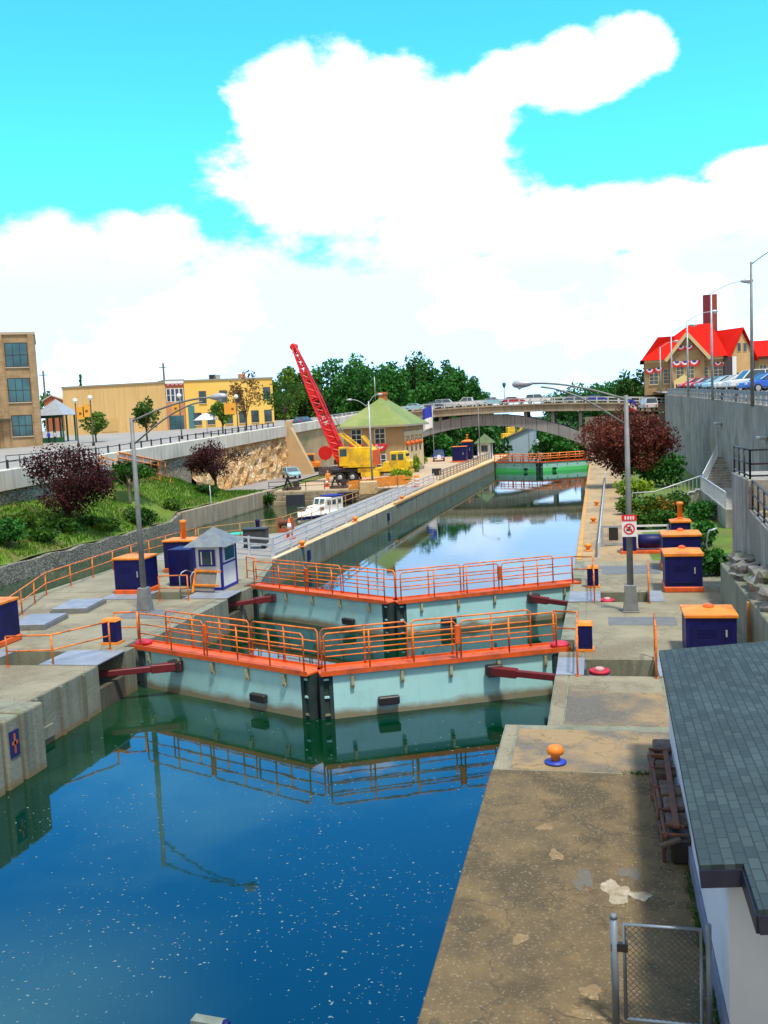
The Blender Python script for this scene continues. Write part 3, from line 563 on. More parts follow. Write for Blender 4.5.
gate_leaf('nearest lock gate leaf, right half, teal with long dark red arm reaching the right quay',(-1.45,30.35),(-8.50,27.1),1,.31,(-.6,28.1,1.0),True)
gate_leaf('second lock gate leaf, left half, ending beside the white and blue booth',(-15.85,41.95),(-8.42,37.95),-1,.17,(-16.6,39.2,1.0))
gate_leaf('second lock gate leaf, right half, with the blue sky mirrored behind its rail',(-1.25,41.95),(-8.40,37.95),1,.27,(-.5,38.9,1.0))
gate_leaf('far lock gate leaf, left half, standing in front of the bridge',(-15.6,147.5),(-8.6,143),-1,arm=False,rr=.06,tm=TEALF)
gate_leaf('far lock gate leaf, right half, partly behind the maroon tree',(-1.3,147.5),(-8.58,143),1,arm=False,rr=.06,tm=TEALF)
# ================================================================ orange hand rails on the quays (each a thing)
def rail(name,label,pts,hgt=1.05,mids=(.55,),step=2.2,r=.03,mat=ORAIL,z0=GD,cat='railing',group=None,close=False,parts=True):
    t=thing(name,label,cat,(pts[0][0],pts[0][1],z0),0,group); o=Vector((pts[0][0],pts[0][1],0)); P=[Vector((p[0],p[1],p[2] if len(p)>2 else 0))-o for p in pts]
    for mm in (hgt,)+tuple(mids): MB().tube([p+Vector((0,0,mm)) for p in P],r if mm==hgt else r*.85,6).build('rail_bar',mat,t)
    for i in range(len(P)-1):
        n=max(1,round((P[i+1]-P[i]).length/step))
        for k in range(n+(1 if i==len(P)-2 else 0)):
            p=P[i].lerp(P[i+1],k/n); b=MB(); b.tube([p,p+Vector((0,0,hgt))],r*1.05,6); b.lathe([(r*2.2,0),(r*2.2,.02)],p,8); b.build('post',mat,t)
    return t
rail('quay_railing','long orange handrail along the outer island edge between the navy cabinets',[(-20.3,28.0),(-21.2,29.3),(-23.1,33),(-25.4,39.4),(-25.9,48.8),(-25.4,56.6)])
rail('quay_railing','short orange handrail by the pit and the small navy post on the island',[(-19.0,26.95),(-17.5,27.2),(-16.55,29.2)],1.0,(.5,),1.6)
rail('quay_railing','orange handrail linking the small navy post to the nearest left gate',[(-17.0,30.4),(-16.2,30.6)],1.05,(.5,),1.)
rail('quay_railing','orange guard rail across the pit in front of the white booth',[(-18.9,37.9),(-17.6,38.0)],1.1,(.55,),1.4)
rail('quay_railing','small orange rail between white booth and second left gate',[(-16.3,43.0),(-17.0,43.6)],1.05,(.4,),1.)
rail('quay_railing','orange handrail from the nearest right gate to its red drum pit',[(-1.55,30.6),(-.78,30.4),(-.72,26.7)],1.05,(.5,),4)
rail('quay_railing','orange handrail from the second right gate to the upper red drum pit',[(-1.25,42.1),(-.35,42.0),(-.28,37.2)],1.05,(.5,),5)
rail('quay_railing','pair of tall orange posts at the far end of the nearer red drum pit',[(1.42,26.6),(1.5,28.8)],1.35,(.2,),3)
rail('quay_railing','pair of tall orange posts at the far end of the upper red drum pit',[(1.75,37.0),(1.85,39.4)],1.25,(.2,),3)
rail('yellow_railing','thin yellow rail along the basin edge behind the white booth',[(-25.5,57.2),(-21.7,62.3),(-21.65,80),(-21.7,98)],.95,(.5,),2.6,.025,COPE)
# ================================================================ navy machinery cabinets
def cabinet(label,x0,x1,y0,y1,z1,stack=False,base=True,lid=.2,z0=GD,hip=True,knob=True,group='navy machinery cabinets'):
    t=thing('machinery_cabinet',label,'cabinet',((x0+x1)/2,(y0+y1)/2,z0),0,group);w=(x1-x0)/2;d=(y1-y0)/2;h=z1-z0
    b=.22 if base else 0
    mb=MB().box(-w,w,-d,d,b,h-lid*.9)
    for k in (-.33,.33): mb.box(w*k-.015,w*k+.015,-d-.012,d+.012,b+.05,h-lid)
    mb.build('body',NAVY,t,bevel=.015)
    MB().box(-w*.8,w*.8,-d-.03,-d-.014,b+.15,h-lid-.18).build('door_panel',NAVYD,t); MB().box(w*.55,w*.62,-d-.07,-d-.03,h*.45,h*.6).build('handle',STEEL,t); lv=MB(); [lv.box(-w*.55,w*.2,-d-.045,-d-.03,h-lid-.55+.07*i_,h-lid-.52+.07*i_) for i_ in range(4)]; lv.build('louvre',NAVY,t)
    if base: MB().box(-w-.05,w+.05,-d-.05,d+.05,0,b).build('base_kerb',ORED,t,bevel=.03)
    mb=MB();o=.05
    mb.box(-w-o,w+o,-d-o,d+o,h-lid*.9,h-lid*.45)
    if hip:
        b0=len(mb.v); mb.v+=[(-w-o,-d-o,h-lid*.45),(w+o,-d-o,h-lid*.45),(w+o,d+o,h-lid*.45),(-w-o,d+o,h-lid*.45),(-w*.4,0,h+.02),(w*.4,0,h+.02)]
        for q in ((0,1,5,4),(1,2,5),(2,3,4,5),(3,0,4)): mb.face([b0+k for k in q])
    mb.build('lid',ORG,t,bevel=.012)
    if knob: MB().lathe([(.16,0),(.17,.05),(.12,.1),(.05,.13)],(0,0,h-.02),14).build('vent_cap',ORED,t)
    if stack: MB().lathe([(.13,0),(.13,.75),(.19,.78),(.19,.92),(.13,.95)],(0,0,h-.05),12).build('vent_pipe',ORG,t)
    return t
cabinet('navy machinery cabinet with orange hipped lid, right behind the shingle roof',2.42,3.85,29.0,30.5,2.86,base=False)
cabinet('navy machinery cabinet with orange lid and orange base, middle of the right hand row',2.5,3.93,39.15,40.7,3.2,lid=.26)
cabinet('navy machinery cabinet mostly hidden behind the middle right cabinet',2.75,4.4,44.3,46,3.25)
cabinet('small navy cabinet with orange vent pipe at the back of the right hand row',3.7,4.7,52.5,53.5,2.9,stack=True,base=False)
cabinet('navy machinery cabinet cut by the left edge of the picture',-22.55,-21.0,29.3,30.7,3.2,hip=False,knob=False)
cabinet('navy machinery cabinet with flat orange lid behind the left lamp post',-21.85,-20.35,39.4,40.8,3.3,hip=False,knob=False)
t=cabinet('navy machinery cabinet with orange vent pipe beside the white booth',-22.3,-20.5,45.5,46.8,3.3,stack=True,hip=False,knob=False)
t=thing('tool_cabinet','tall plain navy locker standing against the left wall of the white booth','cabinet',(-19.6,42.2,GD)); MB().box(-.55,.55,-.7,.7,0,1.75).build('body',NAVY,t,bevel=.02); MB().box(-.4,.4,-.72,-.705,.15,1.6).build('door',NAVYD,t)
def postbox(label,x,y,w=.46,h=.9,d=.4):
    t=thing('control_post',label,'control box',(x,y,GD),0,'small navy control boxes')
    MB().box(-w/2,w/2,-d/2,d/2,.06,h-.1).build('body',NAVY,t,bevel=.015); MB().box(-w/2-.05,w/2+.05,-d/2-.05,d/2+.05,0,.07).build('base_kerb',ORG,t)
    MB().box(-w/2-.03,w/2+.03,-d/2-.03,d/2+.03,h-.1,h,taper=.05).build('lid',ORG,t,bevel=.01); MB().box(-w*.35,w*.35,-d/2-.012,-d/2-.002,.2,h*.65).build('door',NAVYD,t)
postbox('small navy control box with orange lid beside the nearest right gate',-.55,29.7); postbox('small navy control box with orange lid beside the second right gate',-.35,40.5)
postbox('small navy control box with orange lid at the nearest left gate',-17.0,30.2,.55,.9)
# drums in the pits
for x,y,lab in ((-.12,27.7,'pinkish red machinery drum lying in the nearer right pit'),(.2,38.3,'pinkish red machinery drum lying in the upper right pit')):
    t=thing('machinery_drum',lab,'drum',(x,y,.75),0,'red drums in the pits')
    MB().lathe([(.26,.5),(.3,.52),(.3,.6),(.25,.62),(.22,.56),(.05,.56)],(0,.3,0),22).build('drum',PINK,t); MB().box(-.3,.3,-.0,.6,0,.5).box(-.5,-.38,-.1,.7,0,.72).build('cradle',M('pit_blue',(.05,.07,.12),(.1,.12,.16),4,.7),t)
    MB().lathe([(.14,.56),(.14,.66),(.1,.68)],(0,.3,0),12).build('hub',M('hub_pale',(.5,.3,.3),rough=.6),t)
# low navy tanks on the right
t=thing('pump_unit','low navy pump housing on an orange base beside the right path','machine',(1.75,50.3,GD))
MB().box(-.62,.05,-.5,.5,.12,1.15).build('housing',NAVY,t,bevel=.05); MB().lathe([(.3,-.6),(.36,-.55),(.36,.5),(.3,.55)],(.75,.05,.55),14,'x').build('motor',NAVY,t); MB().box(-.75,1.5,-.65,.65,0,.12).build('base_kerb',ORED,t); MB().lathe([(.06,0),(.06,.35),(.16,.36),(.16,.44)],(-.2,0,1.15),10).build('valve_top',ORG,t)
# ================================================================ lamps
def lamp(label,base,hgt,arm,rise,rz,twin=False,mat=POLEG,r=.13,group='street lamps',base_h=1.0,head=1.0,z_off=0):
    t=thing('street_lamp',label,'street lamp',base,rz,group)
    MB().tube([(0,0,.02),(0,0,hgt)],r,10,r1=r*.6).build('pole',mat,t)
    if base_h: MB().prism([(-.3,-.3),(.3,-.3),(.3,.3),(-.3,.3)],0,.05).box(-.27,.27,-.27,.27,.05,base_h,taper=.07).build('base_housing',mat,t,bevel=.02)
    mb=MB();a0=hgt-.15
    pts=[];
    for i in range(9):
        f=i/8; pts.append((arm*f,0,a0+rise*math.sin(f*PI/2)))
    mb.tube(pts,r*.33,6)
    if twin: mb.tube([(0,0,a0-.75*rise-.35)]+[(arm*(.15+.75*i/6),0,a0-.75*rise-.35+(rise*1.65+.3)*math.sin((.15+.75*i/6)*PI/2)) for i in range(1,7)],r*.28,6)
    mb.build('bracket_arm',mat,t)
    hd=MB();z=a0+rise;L=.95*head
    hd.lathe([(.04,0),(.1*head,.1*head),(.17*head,.35*head),(.19*head,.6*head),(.15*head,.85*head),(.04,L)],(arm-.05,0,z),12,'x')
    hd.build('lamp_head',STEEL,t); MB().lathe([(.02,-.17*head),(.12*head,-.1*head),(.15*head,0)],(arm+.55*head,0,z-.08*head),12).build('lens',M('lamp_lens',(.55,.6,.62),rough=.2),t)
    return t
lamp('tall grey street lamp on the right quay, arm reaching over the lock, with red sign',(1.03,35.5,GD),7.9,3.35,.75,R(180),True,head=.8)
lamp('tall grey street lamp on the left island, arm reaching over the lock',(-18.5,35.7,GD),8.0,3.5,.8,0,True,head=.8)
lamp('silver twin street lamp in front of the yellow crane, arm to the right',(PZ(373,492).x,PZ(373,492).y,GD),9.3,.9,.8,R(20),False,STEEL,.12,base_h=.5,head=.7)
lb=PZ(373,492); t=bpy.context.scene.objects  # second arm of the twin lamp is modelled on its own bracket below
tw=[o for o in COL.objects if o.get('label','').startswith('silver twin')][0]
MB().tube([(0,0,9.2-.15+0)]+[(-1.7*i/6,0,8.6+.95*math.sin(i/6*PI/2)) for i in range(1,7)],.04,6).build('bracket_arm',STEEL,tw)
MB().lathe([(.04,0),(.12,.2),(.12,.5),(.04,.65)],(-2.3,0,9.55),10,'x').build('lamp_head',STEEL,tw)
for px,py,tp,lab,am,hd in ((751,400,262,'nearest tall lamp on the right car park edge',1.8,1.),(711,390,292,'second lamp along the right car park wall, before the red chimney',2.4,1.1),(687,388,320,'third lamp along the right car park wall, before the stone gable',2.3,1.),(671,386,332,'fourth lamp along the right car park wall, near the gable edge',2.3,1.),(660,388,347,'farthest short lamp of the right car park row',1.9,.9)):
    y={751:62.5,711:86,687:109,671:130,660:150}[px]; p=PY(px,tp,y); zb=zr(y)
    lamp(lab+', grey steel',(p.x,y,zb),p.z-zb,am,.85,0,False,STEEL if px!=751 else POLEG,.12,'lamps along the car park wall',0,hd)
for px,py,tp,y,lab in ((481,398,393,176,'thin lamp on the bridge deck above the white pickup'),):
    pass
# ================================================================ sign on the right lamp
sp=PY(628,526,35.2)
t=thing('warning_sign','white prohibition sign with red header fixed to the right lamp post','sign',(1.03,35.28,sp.z-.38))
SW=M('sign_white',(.8,.78,.8),rough=.5);SR=M('sign_red',(.75,.01,.02),rough=.5)
MB().box(-.26,.26,-.03,0,-.02,.56).build('plate',SW,t); MB().box(-.26,.26,-.042,-.032,.56,.78).build('header',SR,t)
mb=MB()
for x in (-.16,-.06,.03,.12): mb.box(x,x+.055,-.05,-.043,.61,.73)
mb.build('lettering',SW,t)
mb=MB();n=28
for i in range(n):
    a=2*PI*i/n;b=2*PI*(i+1)/n; mb.prism([(math.cos(a)*.155,math.sin(a)*.155),(math.cos(b)*.155,math.sin(b)*.155),(math.cos(b)*.2,math.sin(b)*.2),(math.cos(a)*.2,math.sin(a)*.2)],-.042,-.032,lambda u,v,w:(u,w,v+.27))
mb.prism([(-.13,.1),(-.1,.13),(.13,-.1),(.1,-.13)],-.046,-.034,lambda u,v,w:(u,w,v+.27)); mb.build('prohibition_ring',SR,t)
MB().lathe([(.06,-.02),(.09,.05),(.06,.12)],(0,-.037,.24),10,'y').box(-.1,.1,-.041,-.0365,.2,.3).build('pictogram',BLACK,t) if 0 else MB().box(-.1,.1,-.041,-.033,.2,.26).box(-.02,.05,-.041,-.033,.26,.36).build('pictogram',BLACK,t)
# ================================================================ white booth
t=thing('lock_booth','small white control booth with blue trim and grey pyramid roof beside the second gate','booth',(-18.25,40.35,GD))
W_,D_,Hh=1.3,1.75,2.1
ROOFG=brickmat('slate_shingle',(.10,.13,.15),(.15,.18,.2),(.04,.05,.06),.3,.14,.012)
mb=MB();mb.box(0,W_,0,D_,.12,Hh);mb.build('wall',WHITE,t)
mb=MB();
for x,y in ((0,0),(W_,0),(W_,D_),(0,D_)): mb.box(x-.05,x+.05,y-.05,y+.05,0,Hh)
mb.box(-.04,W_+.04,-.03,D_+.03,0,.13); mb.box(W_-.02,W_+.035,0,D_,1.15,1.23); mb.box(W_-.02,W_+.035,0,D_,Hh-.1,Hh); mb.build('trim',M('blue_trim',(.012,.02,.3),(.015,.02,.22),2,.5),t)
BLT=MATS['blue_trim']
o=MB().box(.22,1.02,-.06,-.01,1.12,1.88).build('window',BLT,t);MB().box(.3,.94,-.08,-.055,1.2,1.8).build('pane',GLASS,o);MB().box(.34,.4,-.09,-.07,1.2,1.8).box(.84,.88,-.09,-.07,1.2,1.8).build('sash',WHITE,o)
o=MB().box(W_+.01,W_+.06,.2,1.55,1.25,1.98).build('window',WHITE,t);MB().box(W_+.05,W_+.075,.3,1.45,1.32,1.9).build('pane',GLASSB,o)
o=MB().lathe([(.16,0),(.19,.25),(.1,.4)],(.62,.25,1.15),10).build('red_lamp',REDP,t)
mb=MB();e=.38;b0=0
mb.v+=[(-e,-e,Hh-.05),(W_+e,-e,Hh-.05),(W_+e,D_+e,Hh-.05),(-e,D_+e,Hh-.05),(W_/2,D_/2,Hh+.75)];
for q in ((0,1,4),(1,2,4),(2,3,4),(3,0,4),(3,2,1,0)): mb.face(q)
mb.build('roof',M('booth_roof',(.12,.15,.18),(.18,.21,.24),3,.8,bump=.5,bscale=12),t);MB().tube([(W_/2,D_/2,Hh+.6),(W_/2-.05,D_/2,Hh+2.7)],.02,5).build('antenna',STEEL,t)
# bench / board leaning by the booth, ladder rails
t=thing('leaning_frame','grey board in a tilted orange frame leaning in front of the white booth','board',(-17.55,39.6,GD),R(-12))
mt=Matrix.Rotation(R(-20),4,'X'); MB().box(-.55,.5,-.03,.03,.1,1.1,mt).build('board',M('weathered_board',(.22,.21,.2),(.15,.15,.14),3,.8),t)
mb=MB();
for z in (.35,1.0): mb.beam(mt@Vector((-.65,-.06,z)),mt@Vector((.75,-.06,z)),.1,.08)
mb.beam(mt@Vector((-.6,-.06,0)),mt@Vector((-.6,-.06,1.1)),.09,.08); mb.build('frame',ORG,t)
t=thing('ladder_rails','curved silver ladder handrails at the pit before the white booth','ladder',(-18.9,40.0,GD))
for dx in (0,.55): MB().tube([(dx,0,-.6),(dx,0,.7),(dx+.08,.1,.88),(dx+.2,.3,.95),(dx+.35,.55,.85),(dx+.4,.7,0)],.028,7).build('rail_bar',STEEL,t)
mb=MB();
for z in (-.5,-.2,.1): mb.tube([(0,0,z),(.55,0,z)],.02,5)
mb.build('rung',STEEL,t)
tag(MB().lathe([(.75,0),(.75,.03),(.5,.04)],(PZ(238,534).x,PZ(238,534).y,GD+.01),22).build('green_cover',M('teal_cover',(.02,.5,.35),(.02,.4,.3),3,.5)),'round sea green cover lying on the quay behind the white booth','cover')
# ================================================================ fences, barriers
def lfence(name,label,pts,hgt,rails,step,mat,r=.035,flat=.1,cat='fence'):
    t=thing(name,label,cat,(pts[0][0],pts[0][1],GD));o=Vector((pts[0][0],pts[0][1],0));P=[Vector((p[0],p[1],0))-o for p in pts]
    for zz in rails:
        mb=MB()
        for a,b in zip(P,P[1:]): mb.beam(a+Vector((0,0,zz)),b+Vector((0,0,zz)),.05,flat)
        mb.build('rail_bar',mat,t)
    for a,b in zip(P,P[1:]):
        n=max(1,round((b-a).length/step))
        for k in range(n+1): 
            p=a.lerp(b,k/n); MB().box(p.x-.05,p.x+.05,p.y-.05,p.y+.05,0,hgt).box(p.x-.09,p.x+.09,p.y-.09,p.y+.09,0,.02).build('post',mat,t)
    return t
SILV=M('silver_paint',(.58,.62,.68),(.48,.52,.58),2,.45,metal=.2)
lfence('silver_fence','long silver three rail fence along the left lock wall',[(-18.1,50.7),(-18.05,105)],1.1,[.3,.65,1.0],3.2,SILV)
lfence('silver_fence','short silver fence crossing the island behind the booth',[(-18.15,50.6),(-21.6,52.5)],1.1,[.3,.65,1.0],1.9,SILV)
lfence('grey_fence','dark grey rail fence on the left wall leading to the far booth',[(-18.1,109.5),(-17.6,137),(-17.4,160)],1.1,[.3,.6,.9,1.1],2.5,M('rust_grey',(.3,.26,.22),(.25,.15,.08),.6,.7))
lfence('silver_guardrail','low silver guardrail running beside the right path to the maroon tree',[(-.1,48.6),(.7,104)],.75,[.3,.6],3,SILV,flat=.22)
t=lfence('barred_gate','low grey barred gate with a black notice across the right path',[(.1,52.7),(1.6,52.7)],1.1,[.1,1.05],1.5,STEEL)
mb=MB()
for i in range(14): mb.tube([(.1*i+.1,0,.1),(.1*i+.1,0,1.05)],.012,4)
mb.build('bars',STEEL,t); MB().box(.35,.85,-.07,-.03,.3,1.0).build('notice',BLACK,t)
t=lfence('white_fence','white rail fence behind the low navy pump on the right',[(1.9,53.6),(3.6,53.6)],1.0,[.35,.65,.95],1.7,WHITE)
p=PZ(437,480); t=thing('notice_box','black notice board at the end of the silver fence','sign',(p.x,p.y,GD)); MB().box(-.05,.05,-.05,.05,0,.7).build('post',STEEL,t); MB().box(-.55,.55,-.12,.1,.5,1.35).build('board',BLACK,t,bevel=.03)
# bollards / mooring caps
def cap(label,x,y,r=.16,blue=True):
    t=thing('mooring_bollard',label,'bollard',(x,y,GD+.01),0,'orange mooring bollards')
    MB().lathe([(r*1.45,0),(r*1.45,.03),(r*.6,.06)],(0,0,0),18).build('base_flange',M('blue_flange',(.02,.05,.45),(.02,.04,.3),4,.5) if blue else ORG,t)
    MB().lathe([(r*.6,.04),(r*.6,.16),(r*1.05,.2),(r*1.12,.28),(r*.95,.35),(r*.4,.385)],(0,0,0),18).build('mushroom_cap',ORG,t)
cap('orange mushroom bollard with blue base on the brown foreground quay',-1.05,19.9)
for px,py,l in ((590,551,'orange mooring cap at the start of the right guardrail'),(595,523,'orange mooring cap further along the right guardrail'),(598,506,'smallest orange mooring cap near the maroon tree')): 
    q=PZ(px,py); cap(l,q.x-.1,q.y,.17,False)
for px,py,l in ((310,547,'orange mooring cap on the left coping nearest the second gate'),(361,522,'orange mooring cap halfway along the left coping'),(406,500,'orange mooring cap on the left coping before the ochre edge'))[:3]:
    q=PZ(px,py); cap(l,-17.6,q.y,.19,False)
# plaque on the front block
t=thing('mooring_plaque','dark blue plaque with an orange cross mark on the foreground concrete block','sign',(-14.855,21.05,PX(18,741,-14.86).z))
MB().box(-.02,.02,-.2,.2,-.34,.34).build('plate',M('plaque_navy',(.01,.012,.08),(.02,.02,.1),6,.6),t); MB().box(.021,.03,-.035,.035,-.26,.26).box(.021,.03,-.12,.12,-.03,.06).build('cross_mark',M('plaque_orange',(.55,.12,.03),(.4,.06,.03),6,.7),t)
for px,py,l in ((332,550,0),):
    pass
for y,l in ((55.3,'nearer'),(76.5,'farther')):
    tag(MB().box(-17.62 if y<60 else -17.2,-17.5 if y<60 else -17.08,y,y+.5,.55,1.15).build('depth_plaque',NAVYD),'small navy plaque on the left lock wall, the %s one'%l,'sign')
# ================================================================ shed and its yard
SHING=brickmat('roof_shingle',(.018,.038,.044),(.04,.068,.072),(.012,.024,.028),.27,.13,.010,bump=.6,axis='yx')
t=thing('storage_shed','low shed with pale blue walls and blue green shingle roof in the right foreground','shed',(1.0,10.75,0))
SL=.10
ro=[(0,0),(.47,0),(.47,-1.0),(9,-1.0),(9,9.75),(0.15,9.75)]
MB().prism(ro,0,1,lambda u,v,w:(u,v,3.72+SL*u+.10*w)).build('roof',SHING,t)
FAS=M('dark_fascia',(.01,.012,.03),(.02,.02,.04),3,.5)
mb=MB();
for (a,b) in zip(ro[:3],ro[1:4]): mb.beam((a[0],a[1],3.66+SL*a[0]),(b[0],b[1],3.66+SL*b[0]),.05,.2)
mb.build('fascia',FAS,t)
SHW=M('shed_white_paint',(.62,.66,.74),(.55,.6,.68),.8,.7,bump=.05)
MB().box(.32,9,.12,9.6,QL-.05,3.70).build('wall',SHW,t)
MB().beam((.08,.02,3.65),(.2,9.7,3.65),.06,.14).build('eave_trim',WHITE,t); MB().box(.27,.315,.1,9.6,QL,QL+.35).build('plinth',M('plinth_blue',(.16,.2,.3),(.12,.14,.2),2,.8),t)
# chain link gate
t=thing('chain_link_gate','grey tube chain link gate beside the pale blue shed wall','gate',(.1,11.2,GD))
LGM=M('gate_blue_grey',(.2,.26,.33),(.16,.19,.23),3,.5,metal=.3)
MB().tube([(-.06,0,0),(-.06,0,1.36)],.045,9).lathe([(.05,0),(.03,.05)],(-.06,0,1.36),8).build('post',LGM,t); MB().tube([(1.03,0,0),(1.03,0,1.36)],.035,9).build('post',LGM,t)
MB().tube([(.06,0,.08),(.06,0,1.29),(.94,0,1.29),(.94,0,.08),(.06,0,.08)],.024,8).build('frame',LGM,t)
mb=MB();k=.075
def clip(x,z,dx): 
    pass
n=30
for i in range(-20,15):
    for sg in (1,-1):
        pts=[]
        x0=.06+i*k if sg==1 else .94-i*k
        za,zb=.08,1.29; xa,xb=x0,x0+sg*(zb-za)
        lo,hi=.06,.94
        t0,t1=0.,1.; dxx=xb-xa
        ta=(lo-xa)/dxx;tb=(hi-xa)/dxx
        t0=max(t0,min(ta,tb));t1=min(t1,max(ta,tb))
        if t1>t0+.01: mb.tube([(xa+dxx*t0,sg*.003,za+(zb-za)*t0),(xa+dxx*t1,sg*.003,za+(zb-za)*t1)],.0042,3,caps=False)
mb.build('wire_mesh',M('mesh_wire',(.035,.045,.05),rough=.7),t)
mb=MB().box(-.1,.1,-.03,.03,.95,1.05); mb.build('latch',BLACK,t)
# pile of rusty ironwork against the shed
RUST=M('rusty_iron',(.17,.06,.03),(.07,.04,.035),4,.85,bump=.4,bscale=20);TIMB=M('old_timber',(.15,.11,.085),(.06,.045,.04),3,.9,bump=.4)
t=thing('rusty_rack','long low rack of dark old timbers and rusty iron fittings leaning on the shed wall','rack',(1.06,15.5,GD))
mb=MB();gr=random.Random(5)
for i in range(7): MB().box(-.10+.02*gr.random(),.32,.5+i*.62,.5+i*.62+gr.uniform(.3,.58),.05,.42+gr.uniform(-.14,.1)).build('timber_block',TIMB,t,bevel=.03)
mb=MB().beam((-.16,0,.25),(-.2,4.2,.3),.07).beam((-.14,0,.45),(-.18,4.2,.44),.05).beam((.05,.2,.55),(.12,3.9,.5),.1,.06)
for y in (.1,1.1,2.1,3.1,4.1): mb.beam((-.17,y,0),(-.17,y,.5),.06).beam((-.17,y,.46),(.25,y,.46),.05)
mb.build('iron_frame',RUST,t,bevel=.01)
for i in range(16):
    y=.1+i*.27+gr.uniform(-.08,.08);z=gr.uniform(.1,.5);x=gr.uniform(-.12,.0)
    MB().beam((x-gr.uniform(.05,.2),y+gr.uniform(-.12,.12),z+gr.uniform(-.1,.08)),(x+.2,y,z),gr.uniform(.05,.11),gr.uniform(.05,.12)).build('iron_fitting',RUST if i%3 else TIMB,t,bevel=.012)
MB().box(-.05,.27,.0,.55,.0,.42).build('dark_crate',BLACK,t,bevel=.03); 
for k in (0,.35): MB().tube([(-.2,4.45+k,.12),(.36,4.45+k,.14)],.045,8).build('pipe',M('pale_pipe',(.22,.2,.2),(.12,.1,.1),5,.7),t)
# ================================================================ VEHICLES
def carpaint(name,c): return M('paint_'+name,c,tuple(x*.85 for x in c),.8,.25,spec=.7)
PROF={'sedan':([(-2.2,.35),(-2.25,.75),(-1.6,.95),(1.35,.92),(2.15,.78),(2.25,.4)],[(-1.7,.93),(-1.15,1.38),(.35,1.42),(1.2,.93)],4.5,1.75),
'suv':([(-2.25,.4),(-2.3,1.05),(1.2,1.05),(2.2,.95),(2.3,.45)],[(-2.2,1.05),(-1.95,1.72),(.5,1.75),(1.2,1.05)],4.6,1.85),
'pickup':([(-2.8,.45),(-2.85,1.1),(1.6,1.1),(2.7,1.02),(2.8,.5)],[(-.9,1.1),(-.75,1.75),(.85,1.78),(1.55,1.1)],5.6,1.9),
'van':([(-2.4,.4),(-2.45,1.1),(1.7,1.1),(2.4,.95),(2.45,.45)],[(-2.4,1.1),(-2.25,1.85),(1.0,1.85),(1.8,1.1)],4.9,1.9)}
def car(name,label,cat,loc,rz,paint,kind='sedan',group=None,parts=True):
    body,cabp,L,W=PROF[kind];t=thing(name,label,cat,loc,rz,group);w=W/2
    b=MB();b.prism(body,-w,w,lambda u,v,s:(u,s,v));b.build('body',paint,t,bevel=.09,seg=2)
    n=len(cabp);c=MB();zt=max(v for u,v in cabp);z0=min(v for u,v in cabp)
    def ins(v): return w-.06-(v-z0)*.22
    bb=len(c.v); c.v+=[(u,-ins(v),v) for u,v in cabp]+[(u,ins(v),v) for u,v in cabp]
    c.face(range(n));c.face(list(range(n,2*n))[::-1])
    for i in range(n): c.face([i,i+n,(i+1)%n+n,(i+1)%n])
    c.build('windows',GLASS,t,bevel=.03)
    r=MB();us=[u for u,v in cabp if v>zt-.1];r.box(min(us)-.03,max(us)+.03,-ins(zt)-.02,ins(zt)+.02,zt-.03,zt+.035);
    for u0,u1 in ((cabp[0],cabp[1]),(cabp[3],cabp[2])):
        for s in (-1,1): r.beam((u0[0],s*(ins(u0[1])+.0),u0[1]),(u1[0],s*ins(u1[1]),u1[1]),.09)
    um=(min(us)+max(us))/2
    for s in (-1,1): r.beam((um,s*(w-.05),z0),(um,s*(ins(zt)+.01),zt),.07)
    r.build('roof',paint,t,bevel=.015)
    for x in (-L*.31,L*.31):
        for s in (-1,1):
            wh=MB().lathe([(.2,-.1),(.33,-.1),(.34,0),(.33,.1),(.2,.1)],(x,s*(w-.08),.34),14,'y').build('wheel',RUBBER,t); MB().lathe([(.2,-.115),(.2,.115)],(x,s*(w-.08),.34),10,'y').build('rim',STEEL,wh)
    for s in (-1,1):
        MB().box(L/2-.06,L/2+.02,*sorted((s*.5,s*.78)),.62,.78).build('headlight',SW,t); MB().box(-L/2-.02,-L/2+.06,*sorted((s*.55,s*.8)),.65,.85).build('tail_light',SR,t)
    return t
CW=carpaint('white',(.75,.75,.75));CB=carpaint('blue',(.02,.12,.6));CLB_=carpaint('light_blue',(.25,.55,.7));CR=carpaint('red',(.4,.01,.03));CS=carpaint('silver',(.45,.48,.52));CD=carpaint('slate',(.06,.1,.16));CN=carpaint('navy',(.01,.03,.3));CT=carpaint('teal',(.05,.25,.4));CBRT=carpaint('bright_red',(.7,.01,.01))
# car park above the right wall
G2='cars parked above the right wall'
for px,py,y,paint,kind,lab,rz in ((766,399,76,CB,'sedan','bright blue car at the right picture edge, nose at the guard rail',200),(749,393,84,CW,'suv','white car parked next to the bright blue one above the wall',196),(738,393,92,CW,'sedan','white sedan in the middle of the right car park row',196),(724,391,100,CLB_,'sedan','pale blue car beyond the white sedan above the wall',196),(712,390,108,CT,'sedan','teal blue car beyond the pale blue one above the wall',196),(700,388,118,CR,'sedan','dark red car beside the stone building above the wall',196),(685,388,130,CBRT,'sedan','bright red car under the yellow entrance canopy',196)):
    p=PY(px,py,y); car('parked_car',lab,'car',(max(p.x,12.6),y,zr(y)+.64),R(rz),paint,kind,G2)
p=PY(648,404,152);car('parked_car','white van at the end of the grey retaining wall','van',(p.x,152,p.z-1.0),R(100),CW,'van')
